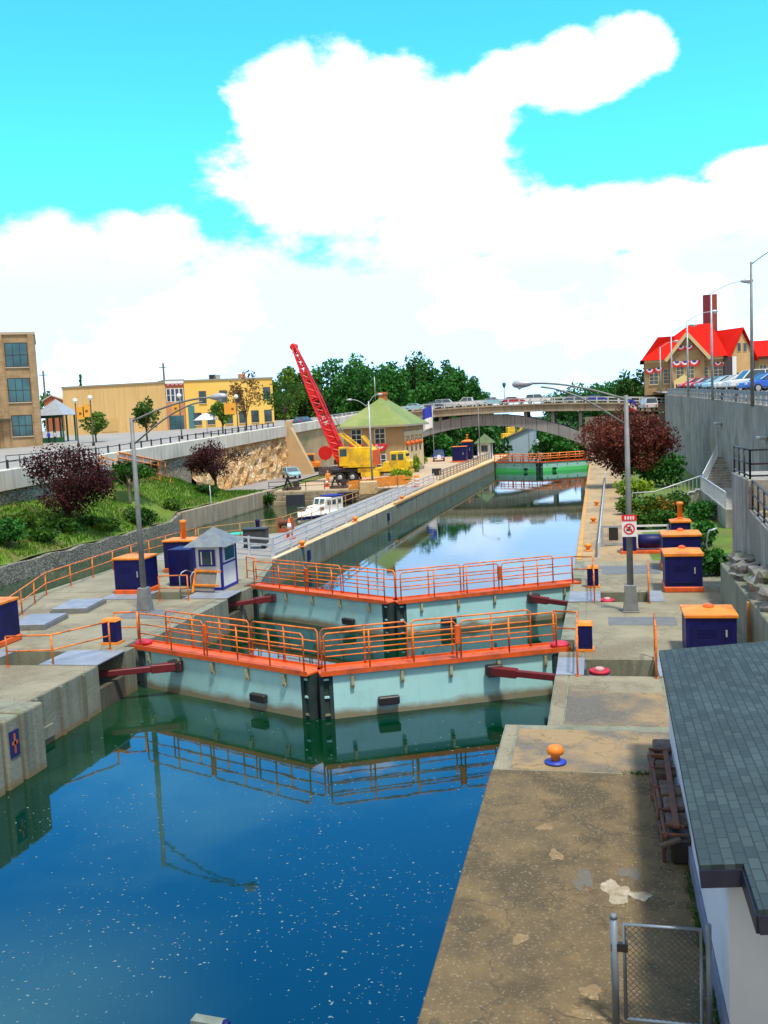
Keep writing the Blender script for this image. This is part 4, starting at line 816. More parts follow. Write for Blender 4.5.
# guard rail on the wall
t=thing('guard_rail','galvanised guard rail with closely spaced posts on top of the retaining wall','guard rail',(9.9,25,zr(25)))
mb=MB()
def wx(y):
    for (x0,y0),(x1,y1) in zip(WL,WL[1:]):
        if y0<=y<=y1: return x0+(x1-x0)*(y-y0)/(y1-y0)+.25
    return 10
mats=[]
y=30.
rb=MB();prev=None
while y<134:
    p=(wx(y)-9.9,y-25,zr(y)-zr(25)); b=MB().box(p[0]-.09,p[0]+.09,p[1]-.12,p[1]+.12,p[2],p[2]+.95); b.build('post',M('guard_steel',(.26,.28,.29),(.18,.2,.21),2,.6,metal=.3),t)
    if prev: 
        for zz,hh in ((.78,.24),(.38,.1)): rb.beam((prev[0]-.12,prev[1],prev[2]+zz),(p[0]-.12,p[1],p[2]+zz),.05,hh)
    prev=p;y+=2.1
rb.build('rail_bar',MATS['guard_steel'],t)
mb=MB()
for y in (61,83): 
    t=thing('wall_lamp','small pale lamp box on the grey retaining wall, '+('nearer one' if y<70 else 'farther one'),'lamp',(wx(y)-.3,y,zr(y)-1.9)); MB().box(-.5,0,-.6,.6,0,.16).build('housing',STEEL,t,bevel=.04); MB().box(-.42,-.05,-.5,.5,-.03,0).build('lens',MATS['lamp_lens'],t)
# ================================================================ BRIDGE
def bx(px): return PY(px,408,178).x
BY=178;BD=11
def bdz(x): return 10.45-.0022*(x+18)**2*.6
BRC=M('bridge_concrete',(.42,.34,.25),(.33,.27,.2),.25,.9,streak=(.2,.14,.09));BRS=M('bridge_arch_paint',(.33,.32,.32),(.26,.25,.26),.4,.8,streak=(.2,.17,.16))
t=thing('road_bridge','low concrete arch road bridge with parked traffic crossing above the far lock gate','bridge',(0,0,0))
mb=MB();xs=[-62+i*4 for i in range(20)]
for x0,x1 in zip(xs,xs[1:]):
    b=len(mb.v)
    mb.v+=[(x,y,bdz(x)+dz) for x in (x0,x1) for y,dz in ((BY,-1.45),(BY+BD,-1.45),(BY+BD,0),(BY,0))]
    for q in ((0,1,2,3),(4,7,6,5),(0,4,5,1),(3,2,6,7),(0,3,7,4),(1,5,6,2)): mb.face([b+k for k in q])
mb.build('deck',BRC,t)
mb=MB()
for x0,x1 in zip(xs,xs[1:]): mb.beam((x0,BY-.12,bdz(x0)-.1),(x1,BY-.12,bdz(x1)-.1),.3,.3)
mb.build('cornice',BRC,t)
def az(x): return 8.85-4.5*((x+21)/19)**2
for yy,nm in ((BY+.8,0),(BY+5.2,0),(BY+9.6,0)):
    mb=MB();ax=[-41+i*2 for i in range(21)]
    for x0,x1 in zip(ax,ax[1:]):
        b=len(mb.v); mb.v+=[(x,y,az(x)+dz) for x in (x0+.03,x1-.03) for y,dz in ((yy,-2.1),(yy+1.2,-2.1),(yy+1.2,0),(yy,0))]
        for q in ((0,1,2,3),(4,7,6,5),(0,4,5,1),(3,2,6,7),(0,3,7,4),(1,5,6,2)): mb.face([b+k for k in q])
    mb.build('arch_rib',BRS,t)
    for x in (-39,-34,-29,-13,-8,-3): MB().box(x-.3,x+.3,yy+.2,yy+.9,az(x)-.3,bdz(x)-1.4).build('spandrel_post',BRS,t)
for x0,x1 in ((-60,-38),(-2.2,12)): MB().box(x0,x1,BY+.3,BY+BD-.3,-10,7.5).build('abutment',M('abutment_stone',(.27,.22,.17),(.2,.17,.14),.4,.9,bump=.3),t)
for yy in (BY+.15,BY+BD-.15):
    mb=MB()
    for x0,x1 in zip(xs,xs[1:]):
        for zz in (.45,1.05): mb.beam((x0,yy,bdz(x0)+zz),(x1,yy,bdz(x1)+zz),.1,.14)
        for x in (x0,x0+2): mb.box(x-.12,x+.12,yy-.1,yy+.1,bdz(x)-.05,bdz(x)+1.15)
    mb.build('railing',M('bridge_rail',(.5,.52,.55),(.4,.42,.45),1,.6),t)
G3='traffic on the bridge'
for px,paint,kind,lab in ((296,CS,'sedan','silver car on the street left of the green roof'),(412,CLB_,'sedan','pale car at the left end of the bridge'),(433,CD,'sedan','slate blue car left of the white pickup on the bridge'),(444,CS,'suv','silver car half behind the white pickup bed'),(466,CW,'pickup','white pickup truck on the middle of the bridge'),(492,CLB_,'sedan','silver blue car right of the white pickup'),(512,CR,'sedan','dark red car on the bridge between silver and white cars'),(537,CW,'suv','white car on the bridge right of the dark red one'),(575,CD,'sedan','slate car on the right half of the bridge'),(596,CN,'sedan','navy car near the right end of the bridge')):
    x=bx(px); car('bridge_car',lab,'car',(x,BY+(3 if px%2 else 3.4),bdz(x)+.02),PI if kind=='pickup' else 0,paint,kind,G3)
# ================================================================ GREEN ROOF HOUSE
HB=M('house_buff_brick',(.45,.31,.17),(.38,.25,.14),.6,.9);HG=M('green_roof',(.20,.26,.06),(.14,.2,.05),.5,.8,c3=(.26,.3,.1),s3=.25,bump=.4,bscale=6)
REDC=M('bunting_red',(.7,.02,.03),rough=.8);BLUC=M('bunting_blue',(.03,.05,.45),rough=.8)
def bunting(parent,x,y,z,r,nx=(1,0),name='bunting'):
    mb=MB();n=12
    for k,(a,b) in enumerate(((1,.66),(.66,.36),(.36,0))):
        mb.m=k
        for i in range(n):
            t0=PI+PI*i/n;t1=PI+PI*(i+1)/n; q=[(r*a*math.cos(t0),r*a*math.sin(t0)),(r*a*math.cos(t1),r*a*math.sin(t1)),(r*b*math.cos(t1),r*b*math.sin(t1)),(r*b*math.cos(t0),r*b*math.sin(t0))]
            wv=.05*(1 if i%2 else -.2)
            mb.poly([(x+u*nx[0]+nx[1]*(-.02-wv if nx[1] else 0),y+u*nx[1]-(nx[0]*(.08+wv)),z+v) for u,v in q])
    o=mb.build(name,[REDC,SW,BLUC],parent)
    md=o.modifiers.new('solidify','SOLIDIFY');md.thickness=.03
    return o
def window(parent,x,z,w,h,y=0,mull=1,rows=1,frame=WHITE,pane=GLASS,sill=True,nm='window',dep=.06):
    o=MB().box(x-w/2-.1,x+w/2+.1,y-dep,y+.02,z-.1,z+h+.1).build(nm,frame,parent)
    MB().box(x-w/2,x+w/2,y-dep-.02,y-dep+.03,z,z+h).build('pane',pane,o)
    mb=MB()
    for i in range(1,mull+1): xx=x-w/2+w*i/(mull+1); mb.box(xx-.035,xx+.035,y-dep-.045,y-dep-.015,z,z+h)
    for i in range(1,rows+1): zz=z+h*i/(rows+1); mb.box(x-w/2,x+w/2,y-dep-.04,y-dep-.012,zz-.035,zz+.035)
    if mull or rows: mb.build('mullion',frame,o)
    if sill: MB().box(x-w/2-.15,x+w/2+.15,y-dep-.1,y,z-.22,z-.1).build('sill',M('sill_stone',(.5,.45,.36),rough=.85),o)
    return o
hA=PY(343,424,121);hB=PY(402,424,121)
t=thing('lock_house','two storey buff brick house with green hipped roof behind the yellow crane','house',(hA.x,121,GD))
HW=hB.x-hA.x;HD=14.5;HE=hB.z-GD
MB().box(0,HW,0,HD,0,HE).build('wall',HB,t)
MB().box(-.05,HW+.05,-.06,HD+.05,0,.5).build('plinth',M('house_plinth',(.4,.36,.3),(.3,.27,.2),1,.9),t)
mb=MB();e=.8;rh=3.6
mb.v+=[(-e,-e,HE-.1),(HW+e,-e,HE-.1),(HW+e,HD+e,HE-.1),(-e,HD+e,HE-.1),(HW*.5,HD*.36,HE+rh),(HW*.5,HD*.62,HE+rh)]
for q in ((0,1,4),(1,2,5,4),(2,3,5),(3,0,4,5),(3,2,1,0)): mb.face(q)
rf=mb.build('roof',HG,t); MB().box(HW*.5-.5,HW*.5+.5,HD*.45,HD*.45+1.0,HE+rh-.9,HE+rh+.8).box(HW*.5-.62,HW*.5+.62,HD*.45-.12,HD*.45+1.12,HE+rh+.5,HE+rh+.68).build('chimney',M('orange_brick',(.6,.17,.05),(.45,.12,.04),2,.9),rf)
MB().box(-e-.02,HW+e+.02,-e-.06,-e,HE-.3,HE-.05).box(HW+e,HW+e+.06,-e-.02,HD+e,HE-.3,HE-.05).build('gutter',M('gutter_paint',(.35,.32,.25),rough=.7),t)
MB().tube([(HW*.42,HD*.36,HE+rh-.2),(HW*.42,HD*.36,HE+rh+2.9)],.06,5).build('mast',STEEL,rf)
for fx in (.22,.62):
    window(t,HW*fx,HE-2.4,1.25,1.9,0,1,2); bunting(t,HW*fx,-.15,HE-2.45,.95); MB().box(HW*fx-.9,HW*fx+.9,-.3,-.08,HE-2.75,HE-2.45).build('flower_box',REDC,t)
    window(t,HW*fx,.9,1.25,1.9,0,1,2)
# tall arched bays; sunlit tone painted in, lighter than the front brick
HS=M('house_side_sunlit_buff',(.72,.58,.34),(.62,.48,.27),.7,.85)
mb=MB()
for k in range(5): y=1.0+k*3.1; mb.box(HW,HW+.18,y-.35,y+.35,.5,HE-1.5)
mb.box(HW,HW+.12,.6,13.8,HE-1.6,HE-1.0); mb.build('pilaster',HS,t)
for k in range(4):
    y=2.55+k*3.1
    o=MB().box(HW,HW+.06,y-1.0,y+1.0,.9,HE-1.9).build('window',HS,t); MB().box(HW+.05,HW+.09,y-.5,y+.5,2.9,HE-2.1).build('pane',GLASS,o)
    MB().lathe([(.12,-.3),(.4,-.1),(.42,.15),(.12,.35)],(HW+.4,y-1.5,HE-2.6),10).build('hanging_basket',M('orange_flowers',(.8,.2,.03),(.55,.08,.02),6,.9),t)
# bushes along the sunny side are built with the plants
# ================================================================ YELLOW CRANE
p0=PZ(335,482);cy=112.0;cz=GD
t=thing('mobile_crane','yellow truck crane with long red lattice boom raised to the left','crane',(-30.2,cy,cz))
WX=[-.3,1.25,7.0]
mb=MB();mb.box(-1.6,6.0,-.55,.55,.95,1.45).box(-1.4,1.9,-1.3,1.3,1.3,1.6);mb.build('chassis',BLACK,t)
MB().box(1.9,8.1,-1.2,1.2,1.15,1.65).box(2.3,4.6,-1.25,1.25,.6,1.2).build('deck',YEL,t,bevel=.04)
for x in WX:
    for s in (-1,1):
        wh=MB().lathe([(.3,-.28),(.58,-.28),(.62,-.2),(.62,.2),(.58,.28),(.3,.28)],(x,s*1.05,.63),20,'y').build('wheel',RUBBER,t); MB().lathe([(.12,-.31),(.3,-.3),(.3,.3),(.12,.31)],(x,s*1.05,.63),14,'y').build('rim',STEEL if x<2 else YEL,wh)
cb=MB();cb.prism([(5.9,1.6),(8.3,1.6),(8.35,2.3),(8.0,2.45),(7.75,3.5),(5.95,3.5)],-1.2,1.2,lambda u,v,w:(u,w,v));cb=cb.build('cab',YEL,t,bevel=.06)
MB().box(6.15,6.75,-1.23,1.23,2.5,3.2).box(6.95,7.6,-1.23,1.23,2.5,3.2).build('side_window',GLASS,cb);MB().box(7.85,7.9,-1.0,1.0,2.6,3.2).build('windscreen',GLASS,cb)
MB().box(5.0,5.9,-1.2,1.2,1.6,2.3).box(6.3,7.75,-1.25,-1.0,1.2,1.45).build('engine_hood',YEL,t,bevel=.05); MB().box(8.1,8.4,-1.25,1.25,.75,1.25).build('bumper',YEL,t,bevel=.03)
mb=MB();mb.lathe([(1.0,1.55),(1.0,1.8)],(1.0,0,0),20);mb.build('turntable',BLACK,t)
mb=MB();mb.prism([(.2,1.8),(3.9,1.8),(3.9,3.8),(3.6,4.15),(.2,4.15)],-1.45,1.45,lambda u,v,w:(u,w,v))
for x in (1.15,2.1,3.0): mb.box(x,x+.75,-1.48,-1.44,2.0,3.8)
hs=mb.build('machine_house',YEL,t,bevel=.05)
MB().box(-.25,.95,-1.56,-.5,2.0,4.3).build('operator_cab',YEL,t,bevel=.05);MB().box(-.1,.75,-1.59,-1.54,3.2,4.05).box(-.29,-.23,-1.4,-.6,3.2,4.05).build('cab_window',GLASS,t)
MB().box(3.9,4.2,-1.4,1.4,2.0,3.8).build('counterweight',ORED,t,bevel=.03)
MB().beam((2.0,-.9,4.1),(-.2,-.9,5.9),.2).beam((2.0,.9,4.1),(-.2,.9,5.9),.2).beam((-.2,-.95,5.85),(-.2,.95,5.85),.2).build('gantry',YEL,t); MB().beam((3.6,-.6,4.1),(2.5,-.6,5.5),.18).beam((3.6,.6,4.1),(2.5,.6,5.5),.18).beam((2.5,-.65,5.45),(2.5,.65,5.45),.18).build('gantry_strut',YEL,t)
tip=PY(294,347,cy)-Vector((-30.2,cy,cz)); foot=Vector((.05,0,1.9))
ax=(tip-foot);Lb=ax.length;ax.normalize();sd_=Vector((0,1,0));nr=sd_.cross(ax).normalized()
def bp(s,a,b_):
    f=s/Lb; w=(.55 if f>.08 else .5)*(1 if f<.55 else 1-(f-.55)/.45*.62); return foot+ax*s+sd_*(a*w)+nr*(b_*w)
mb=MB();nseg=18
for a,b_ in ((-1,-1),(1,-1),(1,1),(-1,1)): mb.tube([bp(Lb*i/nseg,a,b_) for i in range(nseg+1)],.12,5)
for i in range(nseg):
    s0,s1=Lb*i/nseg,Lb*(i+1)/nseg
    for (a,b_),(c_,d_) in (((-1,-1),(1,-1)),((1,-1),(1,1)),((1,1),(-1,1)),((-1,1),(-1,-1))):
        mb.tube([bp(s0,a,b_),bp(s1,c_,d_)],.07,4); mb.tube([bp(s1,a,b_),bp(s1,c_,d_)],.07,4)
bo=mb.build('boom',REDP,t)
mb=MB();
for i,(s0,s1) in enumerate(((.5,5.5),(9.0,11.0))):
    mb=MB()
    for sg in (-1,1): mb.poly([bp(s0,-1,sg*1.02),bp(s1,-1,sg*1.02),bp(s1,1,sg*1.02),bp(s0,1,sg*1.02)]) ; mb.poly([bp(s0,sg*1.02,-1),bp(s1,sg*1.02,-1),bp(s1,sg*1.02,1),bp(s0,sg*1.02,1)])
    mb.build('boom_plate',REDP,bo)
MB().lathe([(.2,-.3),(.45,-.3),(.35,0),(.45,.3),(.2,.3)],tip,14,'y').build('sheave',REDP,bo)
mb=MB();mb.tube([(-.2,-.9,5.9),tip+Vector((.3,-.2,0))],.03,4);mb.tube([(2.5,-.6,5.5),(-.2,-.9,5.9)],.03,4);mb.tube([(-.2,.9,5.9),tip+Vector((.3,.2,0))],.03,4);mb.tube([tip,tip+Vector((-.4,0,-1.2))],.03,4);mb.build('stay_cable',BLACK,t)
# ================================================================ BOOTH, CABINETS, VAN at the far end
fb=PZ(480,459)
t=thing('far_booth','white booth with green pyramid roof beyond the far gate','booth',(-19.5,157,GD))
MB().box(0,2.3,0,2.6,0,2.7).build('wall',WHITE,t);mb=MB();mb.v+=[(-.5,-.5,2.65),(2.8,-.5,2.65),(2.8,3.1,2.65),(-.5,3.1,2.65),(1.15,1.3,4.2)]
for q in ((0,1,4),(1,2,4),(2,3,4),(3,0,4),(3,2,1,0)): mb.face(q)
mb.build('roof',M('moss_green_roof',(.12,.17,.08),(.09,.13,.06),1,.85),t);window(t,1.2,1.3,.9,.9,0,1,0,M('grey_frame',(.2,.22,.24)),GLASS,False)
for x in (0,2.3): MB().box(x-.06,x+.06,-.06,.06,0,2.7).build('corner_trim',BLT,t)
lamp('thin grey lamp pole beside the far white booth',(PY(480,455,155).x,155,GD),9.3,2.2,.9,0,False,POLEG,.1,None,0,.8)
q=PZ(452,460);cabinet('navy cabinet with orange base near the far booth, left of two',PY(452,455,150).x,PY(466,455,150).x,150,152,4.1,base=True,lid=.15,hip=False,knob=False,group='far navy cabinets')
cabinet('navy cabinet with orange lid and pipe near the far booth, right of two',PY(462,455,158).x,PY(472,455,158).x,158,160,4.8,lid=.4,stack=True,base=False,group='far navy cabinets')
p=PZ(439,461);car('parked_van','small blue van with a white emblem parked past the house','van',(p.x,p.y,GD),R(-80),CN,'suv')
v_=COL.objects[-1]
t=[o for o in COL.objects if o.get('label','').startswith('small blue van')][0]; MB().lathe([(.4,0),(.4,.03)],(0,0,0),12).build('emblem',SW,t); e_=[c for c in t.children if c.name.startswith('emblem')][0]; e_.rotation_euler=(0,R(90),0); e_.location=(2.32,0,.72)
# flags
def flag(label,px,py0,py1,y,w,h,mats,fz=None,kind='plain'):
    b=PY(px,py0,y);tp=PY(px,py1,y); t=thing('flag_pole',label,'flag',b)
    MB().tube([(0,0,0),(0,0,tp.z-b.z)],.06,6).build('pole',STEEL,t); H_=tp.z-b.z
    mb=MB();n=8
    rows=len(mats)
    for r in range(rows):
        mb.m=r
        for i in range(n):
            def P_(u,v): return (w*u,.25*math.sin(u*7)*u,H_-.15-h*v-abs(w)*.35*u*u)
            mb.poly([P_(i/n,r/rows),P_((i+1)/n,r/rows),P_((i+1)/n,(r+1)/rows),P_(i/n,(r+1)/rows)])
    o=mb.build('banner',mats,t); o.modifiers.new('solidify','SOLIDIFY').thickness=.02
    return t
flag('blue over white flag on a pole between the house and the bridge',434,452,405,148,-1.6,3.4,[BLUC,SW])
flag('small flag with red and white stripes on the bridge near the maroon tree',627,410,398,176,1.6,2.2,[BLUC,SW,REDC])
# ================================================================ BOAT, worker, cones, small clutter
t=thing('cabin_boat','white cabin boat with navy canopy moored in the old basin','boat',(PZ(322,510,1.0).x,PZ(322,510,1.0).y,.0),R(-116),None)
st=[(-5.2,1.25,.0),(-3,1.45,-.1),(0,1.5,-.1),(2.5,1.2,.0),(4.2,.6,.12),(5.2,.05,.35)]
mb=MB();k=5
for x,w,b_ in st:
    mb.v+=[(x,-w,1.25+max(0,x)*.06),(x,-w*.85,.35),(x,0,b_-.4),(x,w*.85,.35),(x,w,1.25+max(0,x)*.06)]
for i in range(len(st)-1):
    for j in range(4): a=i*5+j; mb.face([a,a+1,a+6,a+5],True)
    a=i*5; mb.face([a,a+5,a+9,a+4])
mb.face([0,1,2,3,4]); mb.build('hull',WHITE,t)
mb=MB()
for s in (-1,1):
    for (x0,w0,_),(x1,w1,_) in zip(st,st[1:]): mb.beam((x0,s*(w0*.95),.75),(x1,s*(w1*.95),.8),.1,.35)
mb.build('dark_band',NAVY,t)
MB().prism([(-3.4,1.2),(2.6,1.2),(1.9,2.0),(.6,2.1),(.3,2.95),(-3.4,2.95)],-1.15,1.15,lambda u,v,w:(u,w,v)).build('cabin',WHITE,t,bevel=.06)
for x in (-2.6,-1.4,-.3): MB().box(x-.38,x+.38,-1.18,1.18,2.05,2.65).build('cabin_window',GLASS,t)
MB().beam((.60,.5,2.2),(.36,.5,2.82),.75,.04).build('windscreen',GLASS,t);MB().beam((.60,-.5,2.2),(.36,-.5,2.82),.75,.04).build('windscreen',GLASS,t);MB().box(.9,1.7,-1.17,1.17,1.5,1.85).build('cabin_window',M('maroon_cover',(.12,.02,.04),rough=.8),t)
MB().box(-3.7,-.9,-1.25,1.25,3.0,3.16).build('canopy',M('navy_canvas',(.01,.03,.3),(.01,.02,.2),2,.85),t,bevel=.06)
mb=MB()
for s in (-1,1): 
    mb.tube([(2.4,s*1.2,1.3),(2.4,s*1.2,1.95),(4.3,s*.6,2.05),(5.2,0,2.1)],.025,5); mb.tube([(4.3,s*.6,1.5),(4.3,s*.6,2.05)],.02,4)
mb.build('pulpit_rail',STEEL,t); t.scale=(.62,.64,.72)
for x in (-3,-1,1,3): MB().lathe([(.05,-.35),(.16,-.28),(.16,.28),(.05,.35)],(x,1.55,.75),10).build('fender',BLACK,t)
def cone(label,x,y,h=1.,barrel=False,z=GD):
    if barrel:
        t=thing('traffic_barrel',label,'barrel',(x,y,z)); MB().lathe([(.36,0),(.36,.12),(.3,.12),(.3,h),(.25,h+.05)],(0,0,0),14).build('drum',ORG,t); MB().lathe([(.31,.35),(.31,.5)],(0,0,0),14).lathe([(.31,.75),(.31,.9)],(0,0,0),14).build('stripe',SW,t)
    else:
        t=thing('traffic_cone',label,'cone',(x,y,z),0,'traffic cones'); MB().box(-.3,.3,-.3,.3,0,.06).lathe([(.24,.06),(.05,h)],(0,0,0),14).build('cone_body',ORED,t); MB().lathe([(.165,h*.5),(.11,h*.75)],(0,0,0),14).build('white_band',SW,t)
q=PZ(290,539);cone('red traffic cone with white band on the path by the silver fence',q.x,q.y,1.35)
q=PZ(327,487);cone('red traffic cone by the crane rear wheels',q.x,q.y,.9); q=PZ(366,484);cone('red traffic cone under the crane beside the lamp post',q.x,q.y,.8)
q=PZ(417,487);cone('orange traffic barrel beside the silver fence near the house',q.x,q.y,1.2,True)
t=thing('basin_winch','rusty red winch standing on the basin edge behind the traffic cone','winch',(-21.2,62.2,GD)); MB().box(-.5,.5,-.35,.35,0,.25).box(-.5,-.4,-.3,.3,.25,1.0).box(.4,.5,-.3,.3,.25,1.0).build('frame',M('rust_red',(.4,.1,.03),(.25,.06,.02),4,.8),t); MB().lathe([(.15,-.42),(.32,-.42),(.22,-.3),(.22,.3),(.32,.42),(.15,.42)],(0,0,.65),14,'x').build('spool',RUST,t)
q=PZ(262,551);t=thing('dark_dumpster','dark grey bin on small wheels behind the short silver fence','bin',(-20.4,54.3,GD),R(6)); MB().box(-.75,.65,-.45,.45,.25,1.15).build('body',M('bin_grey',(.05,.055,.06),(.03,.03,.035),3,.6),t,bevel=.05); MB().box(-.8,.7,-.5,.5,1.15,1.23).build('lid',BLACK,t)
for x in (-.6,.5): MB().lathe([(.08,-.05),(.15,-.05),(.15,.05),(.08,.05)],(x,-.4,.16),12,'y').build('wheel',RUBBER,t)
tag(MB().lathe([(.14,0),(.14,.95),(.17,.97),(.17,1.1),(.05,1.16)],(-22.5,60.2,GD),12).build('navy_post',NAVY),'short navy post by the yellow basin rail','bollard')
t=thing('orange_barricade','pile of orange barricade boards beside the path in front of the crane','barricade',(-22.9,99.2,GD),R(12))
gr=random.Random(3)
for i in range(5): MB().beam((-3.2+gr.uniform(-.4,.4),-.5+.28*i,.18+.16*i),(3.0+gr.uniform(-.5,.5),-.4+.25*i,.5+.18*i),.1,.26).build('board',M('barricade_orange',(.75,.3,.04),(.6,.2,.02),2,.7),t)
for x in (-2.2,1.9): MB().beam((x,-.9,0),(x,.1,1.35),.1).beam((x,.9,0),(x,.1,1.35),.1).build('trestle',TIMB,t)
t=thing('concrete_weight','tan concrete block standing at the end of the orange barricade','block',(-22.6,92.6,GD)); MB().box(-.8,.8,-.6,.6,0,1.3).build('block',TAN,t,bevel=.06); MB().tube([(-.2,0,1.28),(-.2,0,1.45),(.2,0,1.45),(.2,0,1.28)],.04,6).build('lifting_eye',RUST,t)
# old lock machinery at basin head
def oldgear(label,x,y,z=1.55,s=1.):
    t=thing('old_lock_gear',label,'machine',(x,y,z),0,'old lock machinery')
    MB().box(-1.3*s,1.3*s,-.5,.5,0,.3).build('sole_timber',TIMB,t); MB().beam((-1.1*s,0,.3),(-.6*s,0,1.7*s),.18).beam((0,0,.3),(-.6*s,0,1.7*s),.18).build('a_frame',BLACK,t); MB().lathe([(.1,-.1),(.45*s,-.1),(.5*s,-.08),(.5*s,.08),(.45*s,.1),(.1,.1)],(.75*s,0,.8*s),18,'y',False).build('gear_wheel',M('old_iron',(.04,.03,.035),(.08,.04,.03),4,.8),t)
oldgear('dark old lock winding gear on the basin head, left one',-33.6,101.4,s=.75);oldgear('dark old lock winding gear on the basin head, right one',-28.2,101.8,s=.75)
t=thing('dark_timber_gate','dark old timber gate leaf hanging below the basin head','gate',(-31.5,98.6,-.8)); MB().box(-1.8,.2,-.3,.2,0,2.0).build('leaf',M('blue_black_timber',(.02,.03,.06),(.04,.04,.05),3,.9),t); MB().box(-2.2,4.5,-.5,.3,-.2,.5).build('fender_log',TIMB,t)
t=thing('dark_timber_gate','second dark timber stub right of the basin head gate leaf','gate',(-26.5,98.6,-.6)); MB().box(-1,.9,-.3,.2,0,1.9).build('leaf',M('purple_timber',(.06,.025,.03),(.04,.03,.03),3,.9),t); MB().box(-1.1,1.0,-.4,-.28,.9,1.1).build('cross_beam',BLACK,t)
mb=MB();t=rail('basin_railing','dark low railing along the head of the old basin',[(-36,100.6),(-25.5,101.5)],1.0,(.5,),2.,.04,BLACK)
p=PZ(299,473,1.7);car('parked_car','light blue sedan on the lower road below the rock face','car',(-39.7,120,1.73),R(-60),CLB_,'sedan')
t=lfence('board_fence','dark upright board fence behind the light blue sedan',[(-37.0,124),(-33.3,130)],1.1,[.2,.9],3,M('dark_boards',(.12,.09,.1),(.07,.05,.06),2,.9),flat=.2)
mb=MB()
for i in range(24): f=i/23; mb.box(3.7*f-.1,3.7*f+.1,6*f-.03,6*f+.03,.1,1.3)
mb.build('boards',MATS['dark_boards'],t)
q=PY(326,463,128);t=thing('red_sign','big round red sign on a post beside the red boom','sign',(q.x,128,1.6)); MB().tube([(0,0,0),(0,0,2.2)],.06,6).build('post',STEEL,t); MB().lathe([(1.0,-.04),(1.0,.04)],(0,-.1,3.0),20,'y').build('disc',CBRT,t)
t=thing('orange_loader','small orange digger parked at the foot of the sloping buttress','digger',(PY(312,460,134).x,134,1.7),R(15))
MB().box(-1.4,1.2,-.8,.8,.6,1.5).build('body',ORG,t,bevel=.08);MB().box(-.9,.5,-.75,.75,1.5,2.7).build('cab',ORG,t,bevel=.06);MB().box(-.7,.3,-.78,.78,1.7,2.5).build('cab_window',GLASS,t);MB().beam((1.0,0,1.4),(2.3,0,3.4),.3).beam((2.3,0,3.4),(3.5,0,1.6),.25).build('arm',ORG,t);MB().box(3.2,3.9,-.4,.4,.9,1.6).build('bucket',BLACK,t)
for s in (-1,1): MB().prism([(-1.7,.35),(-1.4,.05),(1.3,.05),(1.6,.35),(1.3,.7),(-1.4,.7)],s*.5,s*.95,lambda u,v,w:(u,w,v)).build('track',RUBBER,t)
# people
def person(label,loc,rz,top,bot,hair,arm=None,h=1.74,hat=None):
    t=thing('person',label,'person',loc,rz); s=h/1.74
    V=[(0,0,.95),(0,0,1.18),(0,0,1.40),(0,.01,1.50),(0,.02,1.62),(0,.02,1.72),(.19,0,1.42),(.27,.02,1.15),(.28,.14,.92),(.28,.17,.82),(-.19,0,1.42),(-.27,.02,1.15),(-.27,.1,.9),(-.27,.13,.8),(.1,0,.9),(.11,.03,.5),(.11,0,.08),(.11,.14,.03),(-.1,0,.9),(-.11,-.02,.5),(-.11,-.06,.08),(-.11,.08,.03)]
    E_=[(0,1),(1,2),(2,3),(3,4),(4,5),(2,6),(6,7),(7,8),(8,9),(2,10),(10,11),(11,12),(12,13),(0,14),(14,15),(15,16),(16,17),(0,18),(18,19),(19,20),(20,21)]
    Rr=[.15,.14,.15,.065,.10,.08,.07,.05,.04,.035,.07,.05,.04,.035,.095,.065,.045,.04,.095,.065,.045,.04]
    me=bpy.data.meshes.new('body');me.from_pydata([Vector(v)*s for v in V],E_,[]);o=bpy.data.objects.new('body',me);COL.objects.link(o);o.parent=t
    o.modifiers.new('skin','SKIN');
    for i,vv in enumerate(me.skin_vertices[0].data): vv.radius=(Rr[i]*s,Rr[i]*s); vv.use_root=(i==0)
    o.modifiers.new('subsurf','SUBSURF').levels=1
    mt=bpy.data.materials.new('clothed_'+label[:8]);mt.use_nodes=True;nt=mt.node_tree;N=nt.nodes;tc=N.new('ShaderNodeTexCoord');sx=N.new('ShaderNodeSeparateXYZ');nt.links.new(tc.outputs['Object'],sx.inputs[0])
    cr=N.new('ShaderNodeValToRGB');cr.color_ramp.interpolation='CONSTANT';el=cr.color_ramp.elements
    el[0].position=0;el[0].color=(.02,.02,.02,1);el[1].position=.05;el[1].color=bot+(1,)
    for ps,c in ((.53,top),(.845,(.5,.3,.2))): e=el.new(ps);e.color=c+(1,)
    mm=N.new('ShaderNodeMath');mm.operation='DIVIDE';mm.inputs[1].default_value=h;nt.links.new(sx.outputs['Z'],mm.inputs[0]);nt.links.new(mm.outputs[0],cr.inputs[0]);nt.links.new(cr.outputs[0],N['Principled BSDF'].inputs['Base Color']);N['Principled BSDF'].inputs['Roughness'].default_value=.85
    me.materials.append(mt)
    MB().lathe([(.02,-.02),(.105,0),(.115,.06),(.09,.13),(.03,.16)],(0,-.005,1.64*s),12).build('hair' if not hat else 'hard_hat',hat or M('dark_hair',(.03,.02,.015)),t)
    return t
q=PZ(329,486);person('person in orange work clothes standing by the crane rear wheels',(q.x,q.y-.3,GD),R(200),(.8,.25,.02),(.7,.2,.02),0,hat=ORG)
